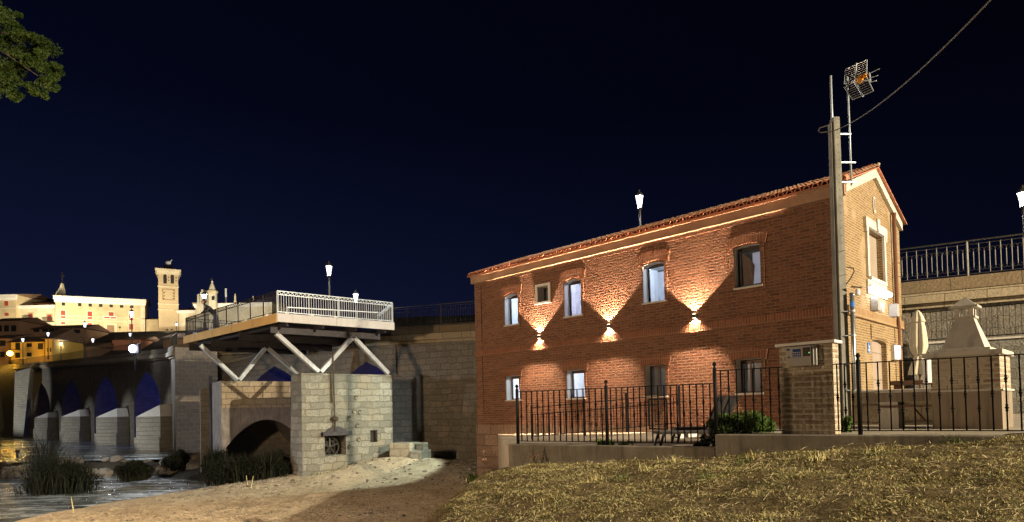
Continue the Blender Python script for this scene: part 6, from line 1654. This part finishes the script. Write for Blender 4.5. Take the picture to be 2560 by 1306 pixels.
# ---------------------------------------------------------------- grass on the bank
def grass(n, region, ln, wd, name, mat, flat):
    x = rng.uniform(region[0], region[1], n); y = rng.uniform(region[2], region[3], n)
    keep = []
    big = np.sin(x*1.3+np.sin(y*1.1)*1.5)*np.sin(y*1.7+x*.6)
    cl = big*1.1+np.sin(x*5.1+np.sin(y*3.3)*2)+np.sin(y*6.7+np.sin(x*2.9)*2)+np.sin(x*13+y*9)*.6
    pr = np.clip(.66+.40*cl, .05, 1); m = rng.uniform(size=n) < pr
    px = x/y; m &= (px > -.26) & (px < .90)
    bk = -((x-F0.x)*FN.x+(y-F0.y)*FN.y); m &= bk < -.10
    x, y = x[m], y[m]; n = len(x)
    z = np.array([bank_h(a, b) for a, b in zip(x, y)])
    m2 = z > -2.4; x, y, z = x[m2], y[m2], z[m2]; n = len(x)
    th = rng.uniform(0, 2*np.pi, n); tilt = np.clip(rng.normal(flat, .35, n), .1, 1.45); L = ln*rng.uniform(.5, 1.5, n)
    # tufts lean together
    cth = np.sin(x*3.1)*2+np.cos(y*2.7)*2; th = np.where(rng.uniform(size=n) < .5, cth+rng.normal(0,.6,n), th)
    dx, dy, dz = np.cos(th)*np.sin(tilt), np.sin(th)*np.sin(tilt), np.cos(tilt)
    w_ = wd*rng.uniform(.6, 1.4, n)
    ph = rng.uniform(0, np.pi, n); sx_, sy_ = np.cos(ph), np.sin(ph)
    V = np.empty((n, 4, 3))
    b = np.stack([x, y, z-.01], 1); mid = b+np.stack([dx*.5*L, dy*.5*L, dz*.62*L], 1); tip = b+np.stack([dx*L, dy*L, dz*L*.85], 1)
    sd = np.stack([sx_*w_, sy_*w_, np.zeros(n)], 1)
    V[:, 0] = b; V[:, 1] = mid+sd*.5; V[:, 2] = tip; V[:, 3] = mid-sd*.5
    me = bpy.data.meshes.new(name); me.vertices.add(n*4); me.vertices.foreach_set('co', V.ravel())
    me.loops.add(n*4); me.loops.foreach_set('vertex_index', np.arange(n*4)); me.polygons.add(n)
    me.polygons.foreach_set('loop_start', np.arange(0, n*4, 4)); me.polygons.foreach_set('loop_total', np.full(n, 4)); me.update()
    me.materials.append(MAT[mat]); o = bpy.data.objects.new(name, me); COL.objects.link(o); return o
tag(grass(430000, (-2.6, 10, 4.2, 13), .046, .0065, 'dry_grass', 'dry_grass', 1.18), 'mown dry grass and straw covering the bank', 'grass', kind='stuff')
tag(grass(26000, (-2.6, 10, 4.2, 13), .07, .006, 'green_grass', 'weed', .7), 'sparse green blades among the dry grass', 'grass', kind='stuff')
def straws(n):
    x = rng.uniform(-2, 9.5, n); y = rng.uniform(4.4, 12, n); mb = MB()
    for a_, b_ in zip(x, y):
        if not (-.25 < a_/b_ < .88) or -(Vector((a_, b_, 0))-F0).dot(FN) > -.15: continue
        th = rng.uniform(0, 6.28); L = rng.uniform(.07, .24); c = Vector((a_, b_, bank_h(a_, b_)+.045)); d = Vector((math.cos(th), math.sin(th), rng.normal(.05, .12)))*L; s_ = Vector((-math.sin(th), math.cos(th), .5))*.002
        mb.add([c-s_, c+d*.5-s_+Vector((0,0,.012)), c+d, c+d*.5+s_+Vector((0,0,.012)), c+s_], [(0,1,3,4),(1,2,3)])
    return mb.build('loose_straw', 'straw')
tag(straws(4500), 'long loose straws lying over the dry grass', 'straw', kind='stuff')
# small stones and litter on the river sand
mb = MB()
for k in range(420):
    x = rng.uniform(-15, -1.5); y = rng.uniform(19, 31.5) if k % 3 else rng.uniform(28, 31.5)
    if x < lerpf(y, SHORE)+.8: continue
    r_ = rng.uniform(.02, .07) if k % 9 else rng.uniform(.07, .14); mb.sphere((x, y, ground_h(x, y)+r_*.2), r_, 5, 4, (1.2, 1, .6))
tag(mb.build('small_stones', 'rock'), 'small dark stones scattered over the river sand', 'stones', kind='stuff')
for px, py, h_, l_ in ((790,1196,.35,'small weed at the left foot of the mill pier'),(905,1172,.3,'small weed under the sluice gate side of the pier'),(1090,1172,.4,'low weed on the sand between steps and house'),(1185,1205,.5,'weed at the river corner of the house')):
    c = PZ(px, py, -3.1); mb = MB()
    for j in range(60):
        b = c+Vector((rng.normal(0,.18), rng.normal(0,.1), -.05)); hh = h_*rng.uniform(.4,1); t_ = Vector((rng.normal(), rng.normal(), 0)).normalized()*.012; ln = Vector((rng.normal(0,.4)*hh, rng.normal(0,.4)*hh, 0))
        mb.add([b-t_, b+t_, b+ln*.5+Vector((0,0,hh*.7))+t_, b+ln+Vector((0,0,hh))], [(0,1,2),(0,2,3)])
    tagged(mb, 'sand_weed', 'leaf_green', l_, 'plant')
# tall tufts and fallen leaves
TUFT = ['green tuft against the low wall right of the second fence post','straw tuft below the lounger legs','straw tuft left of the step in the wall','green tuft under the green shrub panel','straw tuft below the left edge of the meter pillar','straw tuft below the right edge of the meter pillar','green tuft just left of the tall post by the pole','straw tuft under the tall post by the pole','straw tuft below the side counter','green tuft below the closed parasol','straw tuft below the chimney hood','straw tuft below the right half of the barbecue','green tuft in front of the step in the wall','straw tuft left of the second fence post','straw tuft near the left end of the low wall','green tuft at the right edge of the picture']
for k in range(16):
    px = [1555,1620,1700,1860,1905,2060,2180,2200,2300,2380,2440,2490,1760,1480,1350,2540][k]; Yt = rng.uniform(8.2, 10.4) if px > 1700 else rng.uniform(9.5, 11)
    if k in (14,): Yt = 9
    x = U(px)*Yt; z = bank_h(x, Yt)
    b0 = Vector((x, Yt, z)); mb = MB()
    if -(b0-F0).dot(FN) > -.15: b0 += FN*.5; b0.z = bank_h(b0.x, b0.y)
    for j in range(30):
        b = b0+Vector((rng.normal(0,.09), rng.normal(0,.06), -.02)); h = rng.uniform(.05,.17); t_ = Vector((rng.normal(), rng.normal(), 0)).normalized()*.006
        ln = Vector((rng.normal(0,.35)*h, rng.normal(0,.35)*h, 0))
        mb.add([b-t_, b+t_, b+ln*.4+Vector((0,0,h*.6))+t_*.7, b+ln*.4+Vector((0,0,h*.6))-t_*.7, b+ln+Vector((0,0,h))], [(0,1,2,3),(3,2,4)])
    tagged(mb, 'grass_tuft', 'dry_grass' if k % 3 else 'weed', TUFT[k], 'grass tuft', 'tall grass tufts on the bank')
nl = 170; mb = MB()
for k in range(nl):
    Yt = rng.uniform(5, 10); x = rng.uniform(-.1, .85)*Yt; z = bank_h(x, Yt)+.05
    if -(Vector((x,Yt,0))-F0).dot(FN) > -.2: continue
    a = Vector((rng.normal(), rng.normal(), rng.normal(0,.4))).normalized()*rng.uniform(.018,.04); b = a.cross(Vector((0,0,1))).normalized()*a.length*.6; c = Vector((x, Yt, z))
    mb.add([c-a, c+b, c+a, c-b], [(0,1,2,3)])
tag(mb.build('fallen_leaves', 'dead_leaf'), 'pale dry leaves scattered over the bank', 'leaves', kind='stuff')
